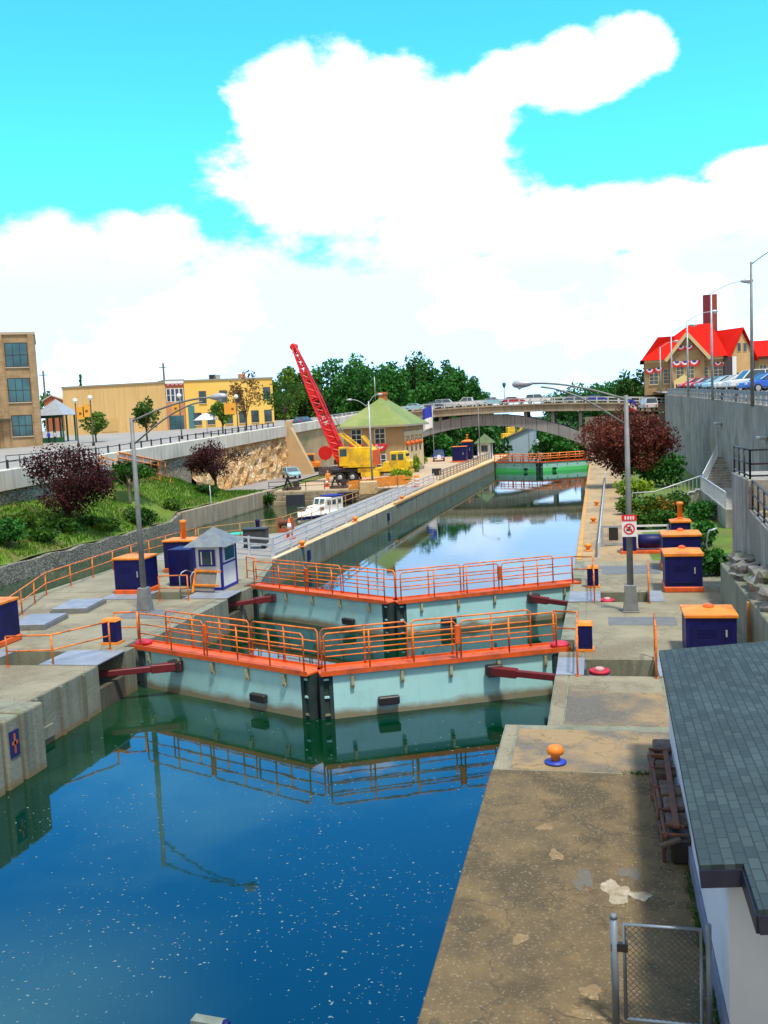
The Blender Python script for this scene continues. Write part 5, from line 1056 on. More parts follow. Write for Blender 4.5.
# ================================================================ LEFT STREET
def bpos(px,py,y): return PY(px,py,y)
BRK=brickmat('tan_brick',(.40,.27,.14),(.34,.22,.11),(.36,.27,.17),.6,.2,.02,bump=0)
c=PY(43,447,119);zb=zp(119)-.95
t=thing('brick_building','three storey tan brick building with tall gridded windows at the left edge','building',(c.x,119,zb),R(32))
BH=PY(38,334,119).z-zb
MB().box(-26,0,0,16,0,BH).build('wall',BRK,t); MB().box(-26.2,.15,-.2,16.1,BH,BH+.35).build('coping',M('coping_stone',(.45,.36,.25),rough=.9),t)
mb=MB()
for x in (-.45,-4.55,-8.9,-13): mb.box(x-.4,x+.4,-.22,0,0,BH)
mb.build('pier',BRK,t)
SILLM=M('sill_stone',(.5,.45,.36),rough=.85)
for k,x in enumerate((-2.45,-6.7,-11,-15.2)):
    for z,h in ((BH-4.3,3.1),(BH-9.1,3.1)): window(t,x,z,2.75,h,0,2,1,BLACK,GLASSB,True)
window(t,-2.45,1.6,2.5,2.7,0,2,1,BLACK,GLASSB,True)
d_=MB().box(-6.7,-5.5,-.1,0,0,3.6).build('door',M('door_brown',(.12,.06,.03),rough=.6),t); MB().box(-5.7,-5.62,-.16,-.1,1.3,1.7).build('handle',STEEL,d_)
MB().box(-7.6,-3.9,-1.2,0,3.75,4.0).build('door_canopy',M('canopy_dark',(.07,.07,.05),rough=.7),t)
# yellow street buildings
YB=M('yellow_render',(.74,.5,.22),(.68,.45,.19),.12,.85,streak=(.55,.36,.13));YF=M('yellow_facade',(.85,.56,.13),(.8,.5,.1),.15,.8);RBK=M('red_brick_front',(.55,.24,.11),(.48,.2,.1),.4,.9)
def zs(y): return zp(y)-.9
cA=PY(165,382,155);cL=PY(62,390,163);zbA=zs(155)-.3
def fac(name,label,pA,pB,zb,ztop,depth,mat,cat='building'):
    v=Vector((pB.x-pA.x,pB.y-pA.y,0));t=thing(name,label,cat,(pA.x,pA.y,zb),math.atan2(v.y,v.x)); W=v.length;Hh_=ztop-zb
    MB().box(0,W,0,depth,0,Hh_).build('wall',mat,t); MB().box(-.15,W+.15,-.15,depth+.1,Hh_,Hh_+.3).build('parapet_cap',M('cap_grey',(.3,.27,.2),rough=.9),t)
    return t,W,Hh_
cL=Vector((PY(62,390,156).x,156,0));cAx=Vector((PY(164.5,382,158).x,158,0))
t,W_,Hh_=fac('blank_wall_building','wide pale yellow building with a blank windowless side wall','' and 0 or cL,cAx,zs(158)-.6,PY(164,383,158).z,14,YB)
MB().box(W_*.36,W_*.52,-.06,0,.8,3.2).build('bricked_opening',M('bricked_in',(.66,.44,.19),(.6,.4,.17),.5,.9),t)
cB=Vector((PY(183,381,160).x,160,0))
t,W_,Hh_=fac('brick_shop','narrow red brick shop front with bunting between the yellow buildings',cAx+Vector((.05,0,0)),cB,zs(158)-.6,PY(170,381,158).z,13,RBK)
for i in range(4): x=W_*(.15+.235*i); window(t,x,Hh_-3.6,.55,2.2,0,0,1,SW,GLASS,False); bunting(t,x,-.1,Hh_-.5,.38)
window(t,W_*.5,.5,W_*.75,2.5,0,3,1,M('shop_frame',(.03,.12,.13),rough=.5),GLASSB,False,'shop_window')
MB().box(0,W_,-.25,0,Hh_-.45,Hh_).build('cornice',SW,t)
cC=Vector((PY(272,379,168).x,168,0))
t,W_,Hh_=fac('yellow_building','long two storey bright yellow building with dark windows',cB+Vector((.08,0,0)),cC,zs(160)-.5,PY(230,380,164).z,13,YF)
for fx,zz in ((.2,Hh_-3.9),(.43,Hh_-3.9),(.60,Hh_-3.9),(.93,Hh_-3.6)): window(t,W_*fx,zz,1.1,2.0,0,0,1,M('dark_frame',(.07,.06,.05)),GLASS,True)
for fx in (.13,.28,.48,.64,.78,.93): window(t,W_*fx,1.2,1.2,2.0,0,0,1,MATS['dark_frame'],GLASS,True)
MB().box(W_*.03,W_*.10,-.06,0,0,4.6).build('door',M('teal_door',(.06,.2,.22),rough=.5),t)
for fx,m_ in ((.36,BLACK),(.41,STEEL),(.70,RBK)): MB().box(W_*fx-.6,W_*fx+.6,4,5.2,Hh_+.3,Hh_+1.3).build('roof_unit',m_,t,bevel=.05)
# red house behind
q=PY(44,405,185);t=thing('red_house','small red house with low gable behind the gazebo','house',(q.x,185,zs(185)-1)); MB().prism([(0,0),(5.5,0),(5.5,7.3),(2.0,8.6),(0,7.6)],0,8,lambda u,v,w:(u,w,v)).build('wall',M('brick_red',(.45,.12,.05),(.36,.1,.05),1,.9),t); MB().beam((-.3,4,7.6),(2.0,4,8.7),8.6,.2).beam((2.0,4,8.7),(5.8,4,7.3),8.6,.2).build('roof',M('pale_roof',(.5,.45,.4),rough=.9),t); window(t,4.2,5.2,1.0,1.2,0,0,0,SW,GLASS,False)
# gazebo
GY=129;q=PY(59,444,GY);zg=zs(GY)-.1
t=thing('gazebo','green gazebo with grey pyramid roof beside the brick building','gazebo',(q.x,GY,zg))
GP=M('gazebo_green',(.02,.14,.06),(.02,.1,.05),2,.6);zt=PY(57,415,GY).z-zg;za=PY(54,399,GY).z-zg
for x in (-1.7,-.55,.55,1.9):
    for y in (-1.7,1.7): MB().box(x-.1,x+.1,y-.1,y+.1,0,zt).build('post',GP,t)
mb=MB();e=2.5;mb.v+=[(-e,-e,zt-.05),(e,-e,zt-.05),(e,e,zt-.05),(-e,e,zt-.05),(0,0,za)]
for k in ((0,1,4),(1,2,4),(2,3,4),(3,0,4),(3,2,1,0)): mb.face(k)
mb.build('roof',M('gazebo_slate',(.33,.37,.42),(.27,.3,.35),2,.8),t); MB().box(-1.8,2.0,-1.78,-1.7,zt-.45,zt-.05).build('lattice',GP,t);MB().box(-1.8,2,-1.76,-1.7,0,.8).build('lattice',GP,t)
person('person in bright blue shirt and dark trousers standing at the gazebo',(q.x-.1,GY-2.4,zg),R(170),(.03,.07,.75),(.02,.02,.04),0)
person('person in white shirt beside the one in blue at the gazebo',(q.x+.8,GY-2.3,zg),R(150),(.7,.7,.75),(.03,.03,.06),0)
def globe(label,px,py,y):
    p=PY(px,py,y);zb_=zs(y);t=thing('globe_lamp',label,'street lamp',(p.x,y,zb_),0,'globe street lamps');h=p.z-zb_
    MB().lathe([(.2,0),(.2,.3),(.09,.5),(.07,h-.2)],(0,0,0),8).build('pole',BLACK,t); MB().lathe([(.05,-.3),(.28,-.12),(.32,.08),(.2,.3),(.03,.36)],(0,0,h),12).build('globe',M('globe_white',(.8,.8,.75),rough=.3),t)
    return t,h
BAN=M('banner_orange',(.85,.33,.03),(.8,.42,.05),1,.8);BAD=M('banner_dark',(.25,.06,.03),rough=.8)
for px,py,y,lab,side in ((75,401,112,'globe lamp with orange banner, just right of the gazebo',1),(90,398,112,'globe lamp with orange banner, second from the gazebo',-1),(179,396,120,'globe lamp with orange banner in front of the brick shop',-1),(236,397,128,'globe lamp with orange banner in front of the yellow building',-1)):
    t,h=globe(lab,px,py,y); sd2=side
    o=MB().box(*sorted((sd2*.1,sd2*(1.15 if y<125 else 1.9))),-.02,.02,h-2.4,h-.8).build('banner',BAN,t); MB().box(*sorted((sd2*.45,sd2*.8)),-.04,.04,h-1.8,h-1.5).build('emblem',BAD,o)
# street fence
t=thing('street_fence','low dark fence along the street edge above the parapet','fence',(-43.9,60,zs(60)))
mb=MB()
for y in np.arange(60,127,2.2): 
    z=zs(y)-zs(60); MB().box(-.06,.06,y-60-.06,y-60+.06,z,z+1.5).build('post',BLACK,t)
ybox(mb,-.03,.03,[(y-60,zs(y)-zs(60)+1.35,zs(y)-zs(60)+1.42) for y in (60,90,126)]);mb.build('rail_bar',BLACK,t)
a_=PX(0,450,-43.0);t=rail('black_railing','short black railing on the parapet top near the brick building',[(-42.7,62.5,0),(-42.7,76,0)],.9,(.45,),1.7,.035,BLACK,z0=zp(66))
for px,py,y,w_,h_,mat,lab,sd_ in ((146,422,118,3.6,4.4,LGREEN,'small round green street tree before the blank yellow wall',21),(95,425,122,4.0,3.4,LLIGHT,'thin yellow green tree between the globe lamps',22),(245,405,140,6.5,7.6,LBRONZE,'bronze leaved bare looking tree before the yellow building',23),(222,418,132,3.8,3.6,LLIGHT,'bright green shrub tree beside the white umbrella',24),(285,410,150,8,6.5,LGREEN,'round green tree at the end of the yellow building',25)):
    p=PY(px,py,y); tree('street_tree',lab,'tree',(p.x,y,zs(y)),h_+1.2,w_,mat,BARK,900 if mat!=LBRONZE else 700,.22,sd_,.3,'street trees',.12,12,sparse=(mat==LBRONZE))
p=PY(207,428,133);t=thing('patio_umbrella','white patio umbrella on the street before the yellow building','umbrella',(p.x,133,zs(133))); MB().tube([(0,0,0),(0,0,2.9)],.04,6).build('pole',STEEL,t); MB().lathe([(2.0,2.1),(1.0,2.75),(.05,3.1)],(0,0,0),8,smooth=False).build('canopy',SW,t)
for px,py,y,paint,lab in ((303,417,150,CD,'dark car on the street right of the yellow building'),(112,0,0,0,0))[:1]:
    p=PY(px,py,y);car('parked_car',lab,'car',(p.x,y,zs(y)),R(80),paint,'sedan')
for px,lab in ((163,'tall utility pole behind the yellow buildings'),(43,'tall utility pole behind the brick building')):
    p=PY(px,363 if px>100 else 371,230);t=thing('utility_pole',lab,'utility pole',(p.x,230,9)); MB().tube([(0,0,0),(0,0,p.z-9)],.25,6).build('pole',TIMB,t); MB().box(-1.2,1.2,-.1,.1,p.z-9-1.2,p.z-9-1.0).build('cross_arm',TIMB,t)
# orange ramp rails and doorway at the stone wall
for (a,b,lab) in (((100,456),(170,478),'orange handrail of the ramp going down the stone wall, outer one'),((118,452),(165,462),'orange handrail of the ramp going down the stone wall, inner one')):
    A=PX(a[0],a[1],-41.6 if 'outer' in lab else -42.3);B=PX(b[0],b[1],-41.2 if 'outer' in lab else -42.3)
    t=thing('ramp_railing',lab,'railing',A,0,'ramp handrails');n=6;D=B-A
    MB().tube([(0,0,0),D],.06,6).build('rail_bar',ORG,t);MB().tube([(0,0,-.5),D+Vector((0,0,-.5))],.05,6).build('rail_bar',ORG,t)
    for i in range(n+1): p=D*(i/n); MB().tube([p,p+Vector((0,0,-1.15))],.05,5).build('post',ORG,t)
A=PX(135,463,-42.68);t=thing('wall_doorway','dark doorway with stone frame in the street wall behind the ramp','doorway',(-42.7,A.y,A.z-3.0),0); MB().box(0,.12,0,4.2,0,3.0).build('opening',M('door_dark',(.02,.03,.02),rough=.7),t); MB().box(0,.3,4.2,5.0,0,3.4).box(0,.3,-.6,0,0,3.4).box(0,.3,-.6,5,3.0,3.4).build('surround',M('pink_stone',(.5,.3,.2),(.4,.26,.18),1,.9),t)
# ================================================================ RED ROOF STONE BUILDING (right)
y0=188;a=PY(645,386,y0);b=PY(737,386,y0);zb=zr(185)-.5;S=y0/950.
t=thing('stone_hall','stone building with steep bright red roofs, gables and a tall brick chimney','building',(a.x,y0,zb),R(-2));W_=b.x-a.x
def lx(px): return PY(px,386,y0).x-a.x
def lz(py,px=690): return PY(px,py,y0).z-zb
STO=M('hall_stone',(.36,.25,.12),(.27,.19,.10),.5,.9,bump=.3,bscale=3,c3=(.40,.29,.17),s3=.3);STL=M('hall_trim',(.62,.47,.24),(.55,.42,.22),.8,.85);RRF=M('red_roof_tile',(.62,.012,.004),(.48,.009,.004),.3,.85,spec=.15,bump=.3,bscale=3)
ez=lz(357);rz_=lz(322)
MB().box(0,W_-2.4,0,16,0,ez).build('wall',STO,t)
mb=MB();o=.8
mb.v+=[(-o,-o,ez-.2),(W_-2.4+o,-o,ez-.2),(W_-2.4+o,16+o,ez-.2),(-o,16+o,ez-.2),(lx(692),6.5,rz_),(lx(714),6.5,rz_),(lx(714),9.5,rz_),(lx(692),9.5,rz_)]
for q in ((0,1,5,4),(1,2,6,5),(2,3,7,6),(3,0,4,7),(4,5,6,7),(3,2,1,0)): mb.face(q)
rf=mb.build('roof',RRF,t)
gx0,gx1,ga=lx(670),lx(711),lx(687);gz=lz(334)
MB().prism([(gx0,0),(gx1-1.2,0),(gx1-1.2,ez),(ga,gz-.6),(gx0,ez)],-1.0,5,lambda u,v,w:(u,w,v)).build('gable_wall',STO,t)
o1=MB().beam((gx0-.8,2,ez-.6),(ga,2,gz),7.6,.35).beam((ga,2,gz),(gx1-.2,2,ez-.6),7.6,.35).build('gable_roof',RRF,t)
MB().beam((gx0-.8,-1.85,ez-.6),(ga,-1.85,gz),.2,.6).beam((ga,-1.85,gz),(gx1-.2,-1.85,ez-.6),.2,.6).build('barge_board',STL,t)
# low left wing ridge
MB().prism([(lx(641),ez-.2),(lx(659),lz(334)),(lx(676),lz(334)),(lx(676),ez-.2)],3,9,lambda u,v,w:(u,w,v)).build('wing_roof',RRF,t)
# right gable wing, turned towards the right
rr=lz(330);gw=2.9
wm=Matrix.Translation((lx(743),2.2,0))@Matrix.Rotation(R(40),4,'Z')
MB().prism([(-gw,0),(gw,0),(gw,ez),(0,rr-.7),(-gw,ez)],0,12,lambda u,v,w:wm@Vector((u,w,v))).build('wing_wall',M('hall_stone_sunlit',(.60,.38,.17),(.5,.32,.14),.5,.9),t)  # sunlit tan of the gable put into a lighter copy of the stone
mb=MB()
for s_ in (-1,1):
    b0=len(mb.v)
    for y_ in (-.5,13):
        for (u,v) in ((0,rr),(s_*(gw+.8),ez-.9),(s_*(gw+.8),ez-1.25),(0,rr-.35)): mb.v.append(tuple(wm@Vector((u,y_,v))))
    for q in ((0,1,2,3),(4,7,6,5),(0,4,5,1),(1,5,6,2),(2,6,7,3),(3,7,4,0)): mb.face([b0+k for k in q])
mb.build('wing_gable_roof',RRF,t)
for u,z_,w_,h_ in ((-.75,ez+.6,.8,1.5),(.75,ez+.6,.8,1.5),(-1.4,1.4,.9,2.0),(1.4,1.4,.9,2.0)):
    o=MB().box(u-w_/2-.1,u+w_/2+.1,-.08,.02,z_-.1,z_+h_+.1,wm).build('window',STL,t); MB().box(u-w_/2,u+w_/2,-.11,-.05,z_,z_+h_,wm).build('pane',GLASS,o)
MB().box(lx(724),lx(732),-.5,.0,0,ez-.4).build('dark_panel',M('dark_brown_wall',(.06,.05,.06),rough=.9),t);MB().box(lx(732),lx(736),-.6,0,0,ez-.4).build('corner_pier',SW,t)
cx0,cx1=lx(701)+1.1,lx(715)+1.1;ct=lz(292)
MB().box(cx0,(cx0+cx1)/2,7,9,rz_-2,ct).build('chimney',M('dark_red_brick',(.2,.02,.04),(.14,.015,.03),1,.9),rf);MB().box((cx0+cx1)/2+.05,cx1,7,9,rz_-2,ct).build('chimney',M('red_brick_stack',(.33,.07,.03),(.25,.05,.03),1,.9),rf)
for px in (654,668,704,718): window(t,lx(px),lz(382),1.5,lz(368)-lz(382),-.02,1,3,STL,GLASS,True)
for px,py,r_ in ((650,367,.9),(659,366,.9),(718,364,.8),(725,364,.8),):bunting(t,lx(px),-.12,lz(py),r_)
for px,py,r_ in ((677,361,1.1),(685,361,1.1),(694,361,1.1),(681,346,.9),(689,346,.9)): bunting(t,lx(px),-1.15,lz(py),r_)
MB().box(0,W_-2.4,-.2,0,ez-.7,ez-.2).build('cornice',STL,t)
for px in (680,690): window(t,lx(px),lz(378),1.3,2.2,-1.0,1,2,STL,GLASS,True)
MB().box(lx(673),lx(692),-5,-1,lz(384),lz(381)).box(lx(673),lx(674.5),-5,-4.7,0,lz(384)).box(lx(691),lx(692),-5,-4.7,0,lz(384)).prism([(lx(673),lz(381)),(lx(692),lz(381)),(lx(682.5),lz(375))],-5,-1,lambda u,v,w:(u,w,v)).build('entrance_canopy',M('canopy_yellow',(.75,.6,.25),(.7,.55,.2),1,.7),t)
a2=PY(753,386,y0+6);b2=PY(800,386,y0+6);t=thing('red_roof_annex','lower stone building with red roof at the right picture edge','building',(a2.x,y0+4,zb));W2=b2.x-a2.x;e2=lz(358);MB().box(0,W2,0,10,0,e2).build('wall',STO,t);MB().prism([(-.7,e2-.3),(10.7,e2-.3),(5,lz(342))],-.5,W2,lambda u,v,w:(w,u,v)).build('roof',RRF,t);MB().box(-.2,W2,-.15,0,e2-.8,e2-.3).build('cornice',M('dark_cornice',(.2,.08,.05),rough=.8),t)
for x in (1.5,4,6.5): window(t,x,2.2,1.2,2.4,0,1,1,STL,GLASS,True)
# ================================================================ stairs, platform, rocks on the right
t=thing('quay_stairs','concrete stairs with white railing climbing to the grey retaining wall','stairs',(4.0,73.2,GD))
n=7;mb=MB()
for i in range(n): mb.box(i*.5,4.2,0,1.5,i*.16,(i+1)*.16)
mb.box(3.3,5.7,-14,1.5,0,1.12); mb.build('steps',WALLG,t)
def balu(mb,P,hh=1.05,step=.28,r=.022):
    mb.tube([Vector(p)+Vector((0,0,hh)) for p in P],.045,6);mb.tube([Vector(p)+Vector((0,0,.1)) for p in P],.035,6)
    for a,b in zip(P,P[1:]):
        a=Vector(a);b=Vector(b);n=max(1,int((b-a).length/step))
        for i in range(n+1): p=a.lerp(b,i/n); mb.tube([p+Vector((0,0,.1)),p+Vector((0,0,hh))],r if i not in (0,n) else .04,4)
mb=MB();balu(mb,[(-1.6,-.05,0),(0,-.05,.05),(3.3,-.05,1.12)]);mb.build('railing',SILV,t)
mb=MB();balu(mb,[(3.3,-.05,1.12),(3.3,-14,1.12)]);mb.build('railing',SILV,t)
mb=MB();balu(mb,[(3.6,1.5,1.12),(5.6,9,3.0)]);mb.build('railing',SILV,t)
mb=MB()
for i in range(12): mb.box(3.7+i*.16,6,1.5+i*.62,1.5+(i+1)*.62+.02,0,1.12+(i+1)*.16)
mb.build('upper_flight',WALLG,t)
t=thing('landing_platform','concrete landing with black railing beside the retaining wall','platform',(5.2,36,GD))
MB().box(0,6,0,4.2,-1,4.68).build('landing',WALLG,t,bevel=.03)
mb=MB();b0=0
mb.v+=[(0,-14,-.5),(.35,-14,-.5),(.35,0,-.5),(0,0,-.5),(0,-14,2.6),(.35,-14,2.6),(.35,0,3.6),(0,0,3.6)]
for q in ((0,3,2,1),(4,5,6,7),(0,1,5,4),(1,2,6,5),(2,3,7,6),(3,0,4,7)): mb.face(q)
mb.build('stair_wall',WALLG,t)
mb=MB()
for i in range(10): z=3.55-i*.17; mb.box(.35,4,-.7*(i+1),-.7*i,-.5,z)
mb.build('steps',CONC,t)
def brail(P,h=1.05):
    mb=MB()
    for zz in (h,.55,.12): mb.tube([Vector(p)+Vector((0,0,zz)) for p in P],.035,6)
    mb.build('rail_bar',BLACK,t)
    for a,b in zip(P,P[1:]):
        a=Vector(a);b=Vector(b);n=max(1,int((b-a).length/1.2))
        for i in range(n+1): p=a.lerp(b,i/n); MB().tube([p,p+Vector((0,0,h))],.04,5).build('post',BLACK,t)
brail([(.1,4.1,4.68),(.1,.1,4.68),(4.5,.1,4.68)]);brail([(.15,-.1,3.6),(.15,-13.5,2.62)])
mb=MB()
tag(MB().box(4.35,5.1,25,37,0,3.05).build('block_wall',CONCF,bevel=.04),'low grey concrete block wall right of the navy cabinets','wall')
tag(MB().box(4.28,4.40,29.9,30.15,QL,2.95).build('rust_strip',M('ochre_strip',(.5,.22,.04),(.35,.16,.04),3,.8)),'ochre painted upright strip on the low block wall','strip')
ROCKM=M('grey_rock',(.26,.25,.23),(.12,.12,.11),2.2,.95,bump=.8,bscale=6,c3=(.1,.13,.05),s3=1.2)
gr=random.Random(31)
for i,(x,y,z,s,lab) in enumerate(((4.95,30.2,3.1,.55,'jagged grey rock nearest the camera on the block wall'),(5.0,31.6,3.1,.5,'mossy grey rock second from the camera on the block wall'),(4.75,33.4,3.05,.42,'low grey rock in the middle of the block wall top'),(5.0,34.9,3.05,.5,'tall pale rock near the landing on the block wall'),(4.95,36.6,3.0,.4,'small rock at the far end of the block wall'),(5.05,28.6,3.1,.6,'large broken rock at the near end of the block wall'))):
    bm=bmesh.new();bmesh.ops.create_icosphere(bm,subdivisions=3,radius=1)
    for v in bm.verts:
        n_=v.co.copy(); k=1+.25*math.sin(n_.x*4+i)*math.sin(n_.y*5+i*2)+.16*math.sin(n_.z*9+i)+gr.uniform(-.07,.07); v.co=Vector((n_.x*k*s,n_.y*k*s*1.35,n_.z*k*s*.9))
    me=bpy.data.meshes.new('boulder');bm.to_mesh(me);bm.free();me.materials.append(ROCKM);o=bpy.data.objects.new('boulder',me);COL.objects.link(o);o.location=(x,y,z+s*.45);tag(o,lab,'rock','rocks on the block wall')
tag(MB().tube([(5.0,45.5,GD),(4.7,45.3,2.6),(4.85,45.2,3.2),(5.2,45.2,3.3)],.05,7).build('bent_pipe',STEEL),'bent silver pipe standing behind the right navy cabinets','pipe')
# ================================================================ TREES AND PLANTS
def T(px,base_z,y,wpx,toppx,mat,lab,n,size,seed,name='tree',group=None,cbase=.2,**kw):
    p=PY(px,400,y);tp=PY(px,toppx,y).z; wid=wpx/950*y*.97
    return tree(name,lab,'tree',(p.x,y,base_z),tp-base_z,wid,mat,BARK,n,size,seed,cbase,group,trunk=kw.pop('trunk',.02*(tp-base_z)+.05),**kw)
p=PX(75,525,-38.6);tree('purple_tree','dark purple leaved tree on the grass bank below the street parapet','tree',(-38.2,p.y-1.5,slopez(-38.2,p.y)),5.6,7.4,LRED,BARK,9000,.10,5,.16,'purple leaved trees',.2,26)
p=PX(203,488,-38.4);tree('purple_tree','smaller purple leaved tree near the lower road and rock face','tree',(-38.3,91,slopez(-38.3,91)),4.9,6.4,LRED,BARK,5200,.10,6,.26,'purple leaved trees',.15,20)
tree('maroon_tree','big maroon leaved tree overhanging the right path','tree',(2.75,92,GD),7.4,8.7,LRED2,BARK,15500,.125,8,.12,None,.25,30)
p=PX(121,495,-38.8);tree('pale_trunk_tree','small green tree with pale forked trunk right of the purple tree','tree',(-39.3,74.5,slopez(-39.3,74.5)),3.7,3.8,LGREEN,M('pale_bark',(.4,.34,.26),(.3,.25,.18),3,.9),1300,.15,11,.5,None,.16,10)
gr=random.Random(77)
BZ=lambda x,y:slopez(x,y)-.05
for i,(px,x,w_,h_,mat,lab) in enumerate(((4,-37.5,3.4,2.3,LDARK,'dark green shrub at the left picture edge on the bank'),(22,-39.5,2.4,1.2,LLIGHT,'pale green shrub behind the bank at the left edge'),(38,-37.2,3.4,1.1,LGREEN,'dense green shrub under the left side of the purple tree'),(58,-37.8,3.0,1.3,LGREEN,'spreading green shrub under the purple tree'),(90,-37.6,2.4,.9,LGREEN,'low green shrub under the right side of the purple tree'),(104,-36.8,2.8,1.0,LLIGHT,'pale green shrub by the bank wall right of the purple tree'),(139,-36.4,2.6,1.7,LGREEN,'green shrub hanging over the bank behind the left lamp'),(172,-36.3,2.0,1.1,LLIGHT,'pale green shrub beside the orange vent pipe'),(205,-37.5,3.4,1.1,LGREEN,'green shrub at the foot of the smaller purple tree'))):
    v=PX(px,500,x);bush('bank_shrub',lab,(x,v.y,BZ(x,v.y)),w_,h_,mat,900,.14,40+i,group='shrubs on the bank')
v=PX(255,500,-35.2);bush('vine_clump','green creeper hanging on the basin wall near the stone blocks',(-35.0,97,.3),2.6,1.7,LGREEN,700,.14,60)
# flowers / shrubs on the right bed
for i,(px,py,y,w_,h_,mat,lab) in enumerate(((630,482,80,3.6,1.8,LLIME,'bright lime shrub in front of the white stair rail'),(632,500,68,2.6,1.5,LLIGHT,'light green shrub beside the right lamp post'),(655,500,67,3.0,1.6,LFLOW,'orange flowering shrub in the middle of the right bed'),(676,495,69,3.2,1.7,LGREEN,'green shrub below the stair landing'),(697,505,64,3.0,1.6,LDARK,'dark green shrub against the retaining wall'),(640,512,60,2.0,1.2,LFLOW,'low orange flowering plant behind the navy pump'),(665,512,60,2.4,1.3,LGREEN,'low green plant left of the orange vent pipe'),(706,530,52,2.0,1.6,LDARK,'dark shrub behind the bent silver pipe'),(648,470,92,4,3.2,LDARK,'dark shrub in the shade under the maroon tree'),(668,468,90,4,3.6,LDARK,'large dark shrub between maroon tree and wall'),(715,560,43,1.8,1.4,LDARK,'dark weeds at the foot of the landing wall'))):
    v=PY(px,py,y);bush('bed_shrub',lab,(min(v.x,8.5),y,GD),w_,h_,mat,900,.13 if y<80 else .18,80+i,group='shrubs in the right bed')
for i,(px,py,h_) in enumerate(((406,478,2.6),(414,472,2.8),(422,467,2.2),(400,482,1.8))):
    v=PZ(px,py);bush('house_shrub',['lime shrub in front of the sunny house side, second','lime shrub at the sunny house side, tallest','lime shrub at the sunny house side, farthest','low lime shrub by the crane cab'][i],(v.x,v.y,GD),3.0,h_,LLIME,800,.2,110+i,group='shrubs by the house')
# weeds by the shed
g=np.random.default_rng(8);n=900;X=1.28+g.normal(size=n)*.05;Y=10.9+g.random(n)*4.8;X=np.concatenate([X,.35+g.random(60)*.5]);Y=np.concatenate([Y,19.45+g.normal(size=60)*.03]);n=len(X)
a=g.random(n)*6.28;hh=.04+.1*g.random(n)
V=np.stack([np.stack([X-np.cos(a)*.012,Y-np.sin(a)*.012,np.full(n,QL)],1),np.stack([X+np.cos(a)*.012,Y+np.sin(a)*.012,np.full(n,QL)],1),np.stack([X+g.normal(size=n)*.05-.02,Y+g.normal(size=n)*.05,QL+hh],1)],1).reshape(-1,3)
me=bpy.data.meshes.new('weeds');me.vertices.add(3*n);me.vertices.foreach_set('co',V.ravel());me.loops.add(3*n);me.loops.foreach_set('vertex_index',np.arange(3*n));me.polygons.add(n);me.polygons.foreach_set('loop_start',np.arange(n)*3);me.update()
at=me.attributes.new('tone','FLOAT','FACE');at.data.foreach_set('value',g.random(n).astype(np.float32));me.materials.append(LGREEN)
o=bpy.data.objects.new('quay_weeds',me);COL.objects.link(o);tag(o,'thin green weeds growing along the foot of the shed wall','weeds');o['kind']='stuff'
# foam flakes on the near water
n=6500;X=-15+13*g.random(n);Y=9+19*g.random(n);wgt=np.clip(.25+.75*(X+15)/13,0,1)*np.clip((27-Y)/12,.15,1)*np.clip(np.sin(X*1.3+Y*.5)+np.sin(X*.5-Y*.9)+1.2,.1,1.5)
keep=g.random(n)<wgt;X=X[keep];Y=Y[keep];n=len(X);s=.006+.014*g.random(n)**2.5;ang=g.random(n)*6.28
k=6;V=np.zeros((n,k,3))
for j in range(k):
    aa=2*PI*j/k;rr=s*(.6+.8*g.random(n));lx_=rr*np.cos(aa)*1.7;ly_=rr*np.sin(aa);V[:,j,0]=X+lx_*np.cos(ang)-ly_*np.sin(ang);V[:,j,1]=Y+lx_*np.sin(ang)+ly_*np.cos(ang);V[:,j,2]=.004
me=bpy.data.meshes.new('foam');me.vertices.add(k*n);me.vertices.foreach_set('co',V.reshape(-1,3).ravel());me.loops.add(k*n);me.loops.foreach_set('vertex_index',np.arange(k*n));me.polygons.add(n);me.polygons.foreach_set('loop_start',np.arange(n)*k);me.update()
me.materials.append(M('foam_white',(.18,.25,.28),(.1,.17,.21),9,.8));o=bpy.data.objects.new('water_foam',me);COL.objects.link(o);tag(o,'small pale flecks of foam drifting on the near water','foam');o['kind']='stuff'
q=PZ(213,1021,0);t=thing('floating_plank','pale grey plank with a dark end floating at the bottom edge','plank',(q.x,q.y-.08,.02),R(-6)); MB().box(-.3,.22,-.09,.09,-.05,.05).build('board',M('plank_grey',(.2,.22,.19),(.13,.16,.13),4,.8),t);MB().lathe([(.05,-.03),(.07,0),(.05,.05)],(.26,0,.03),10).build('end_cap',NAVY,t)
# far trees
FG='trees beyond the bridge'
far=[(283,366,34,LLIGHT,190,'light green tree above the street at the left of the red boom'),(304,369,30,LGREEN,200,'mid green tree crossed by the red boom'),(332,361,42,LDARK,215,'dark tree right of the boom tip'),(352,358,40,LDARK,225,'tall dark tree behind the house mast'),(374,362,40,LDARK,215,'dark tree behind the left slope of the green roof'),(396,364,38,LDARK,210,'dark tree behind the right slope of the green roof'),(413,355,40,LGREEN,235,'tallest loose crowned tree above the bridge'),(432,360,36,LDARK,225,'dark tree above the slate car on the bridge'),(448,358,32,LDARK,240,'dark tree with lighter top above the white pickup'),(463,367,30,LDARK,230,'dark tree sloping down right of the tall ones'),(476,377,24,LDARK,235,'lowest dark tree at the end of the left wood'),
(562,391,30,LDARK,330,'distant low dark tree left of the right wood'),(582,386,36,LDARK,320,'distant dark tree above the right part of the bridge'),(604,381,38,LDARK,300,'dark wood edge tree above the lamp head arm'),(622,378,30,LDARK,280,'dark tree just left of the light green one'),(637,370,36,LGREEN,235,'bright green round tree beside the stone building'),(652,384,24,LGREEN,230,'green tree peeping out left of the stone building')]
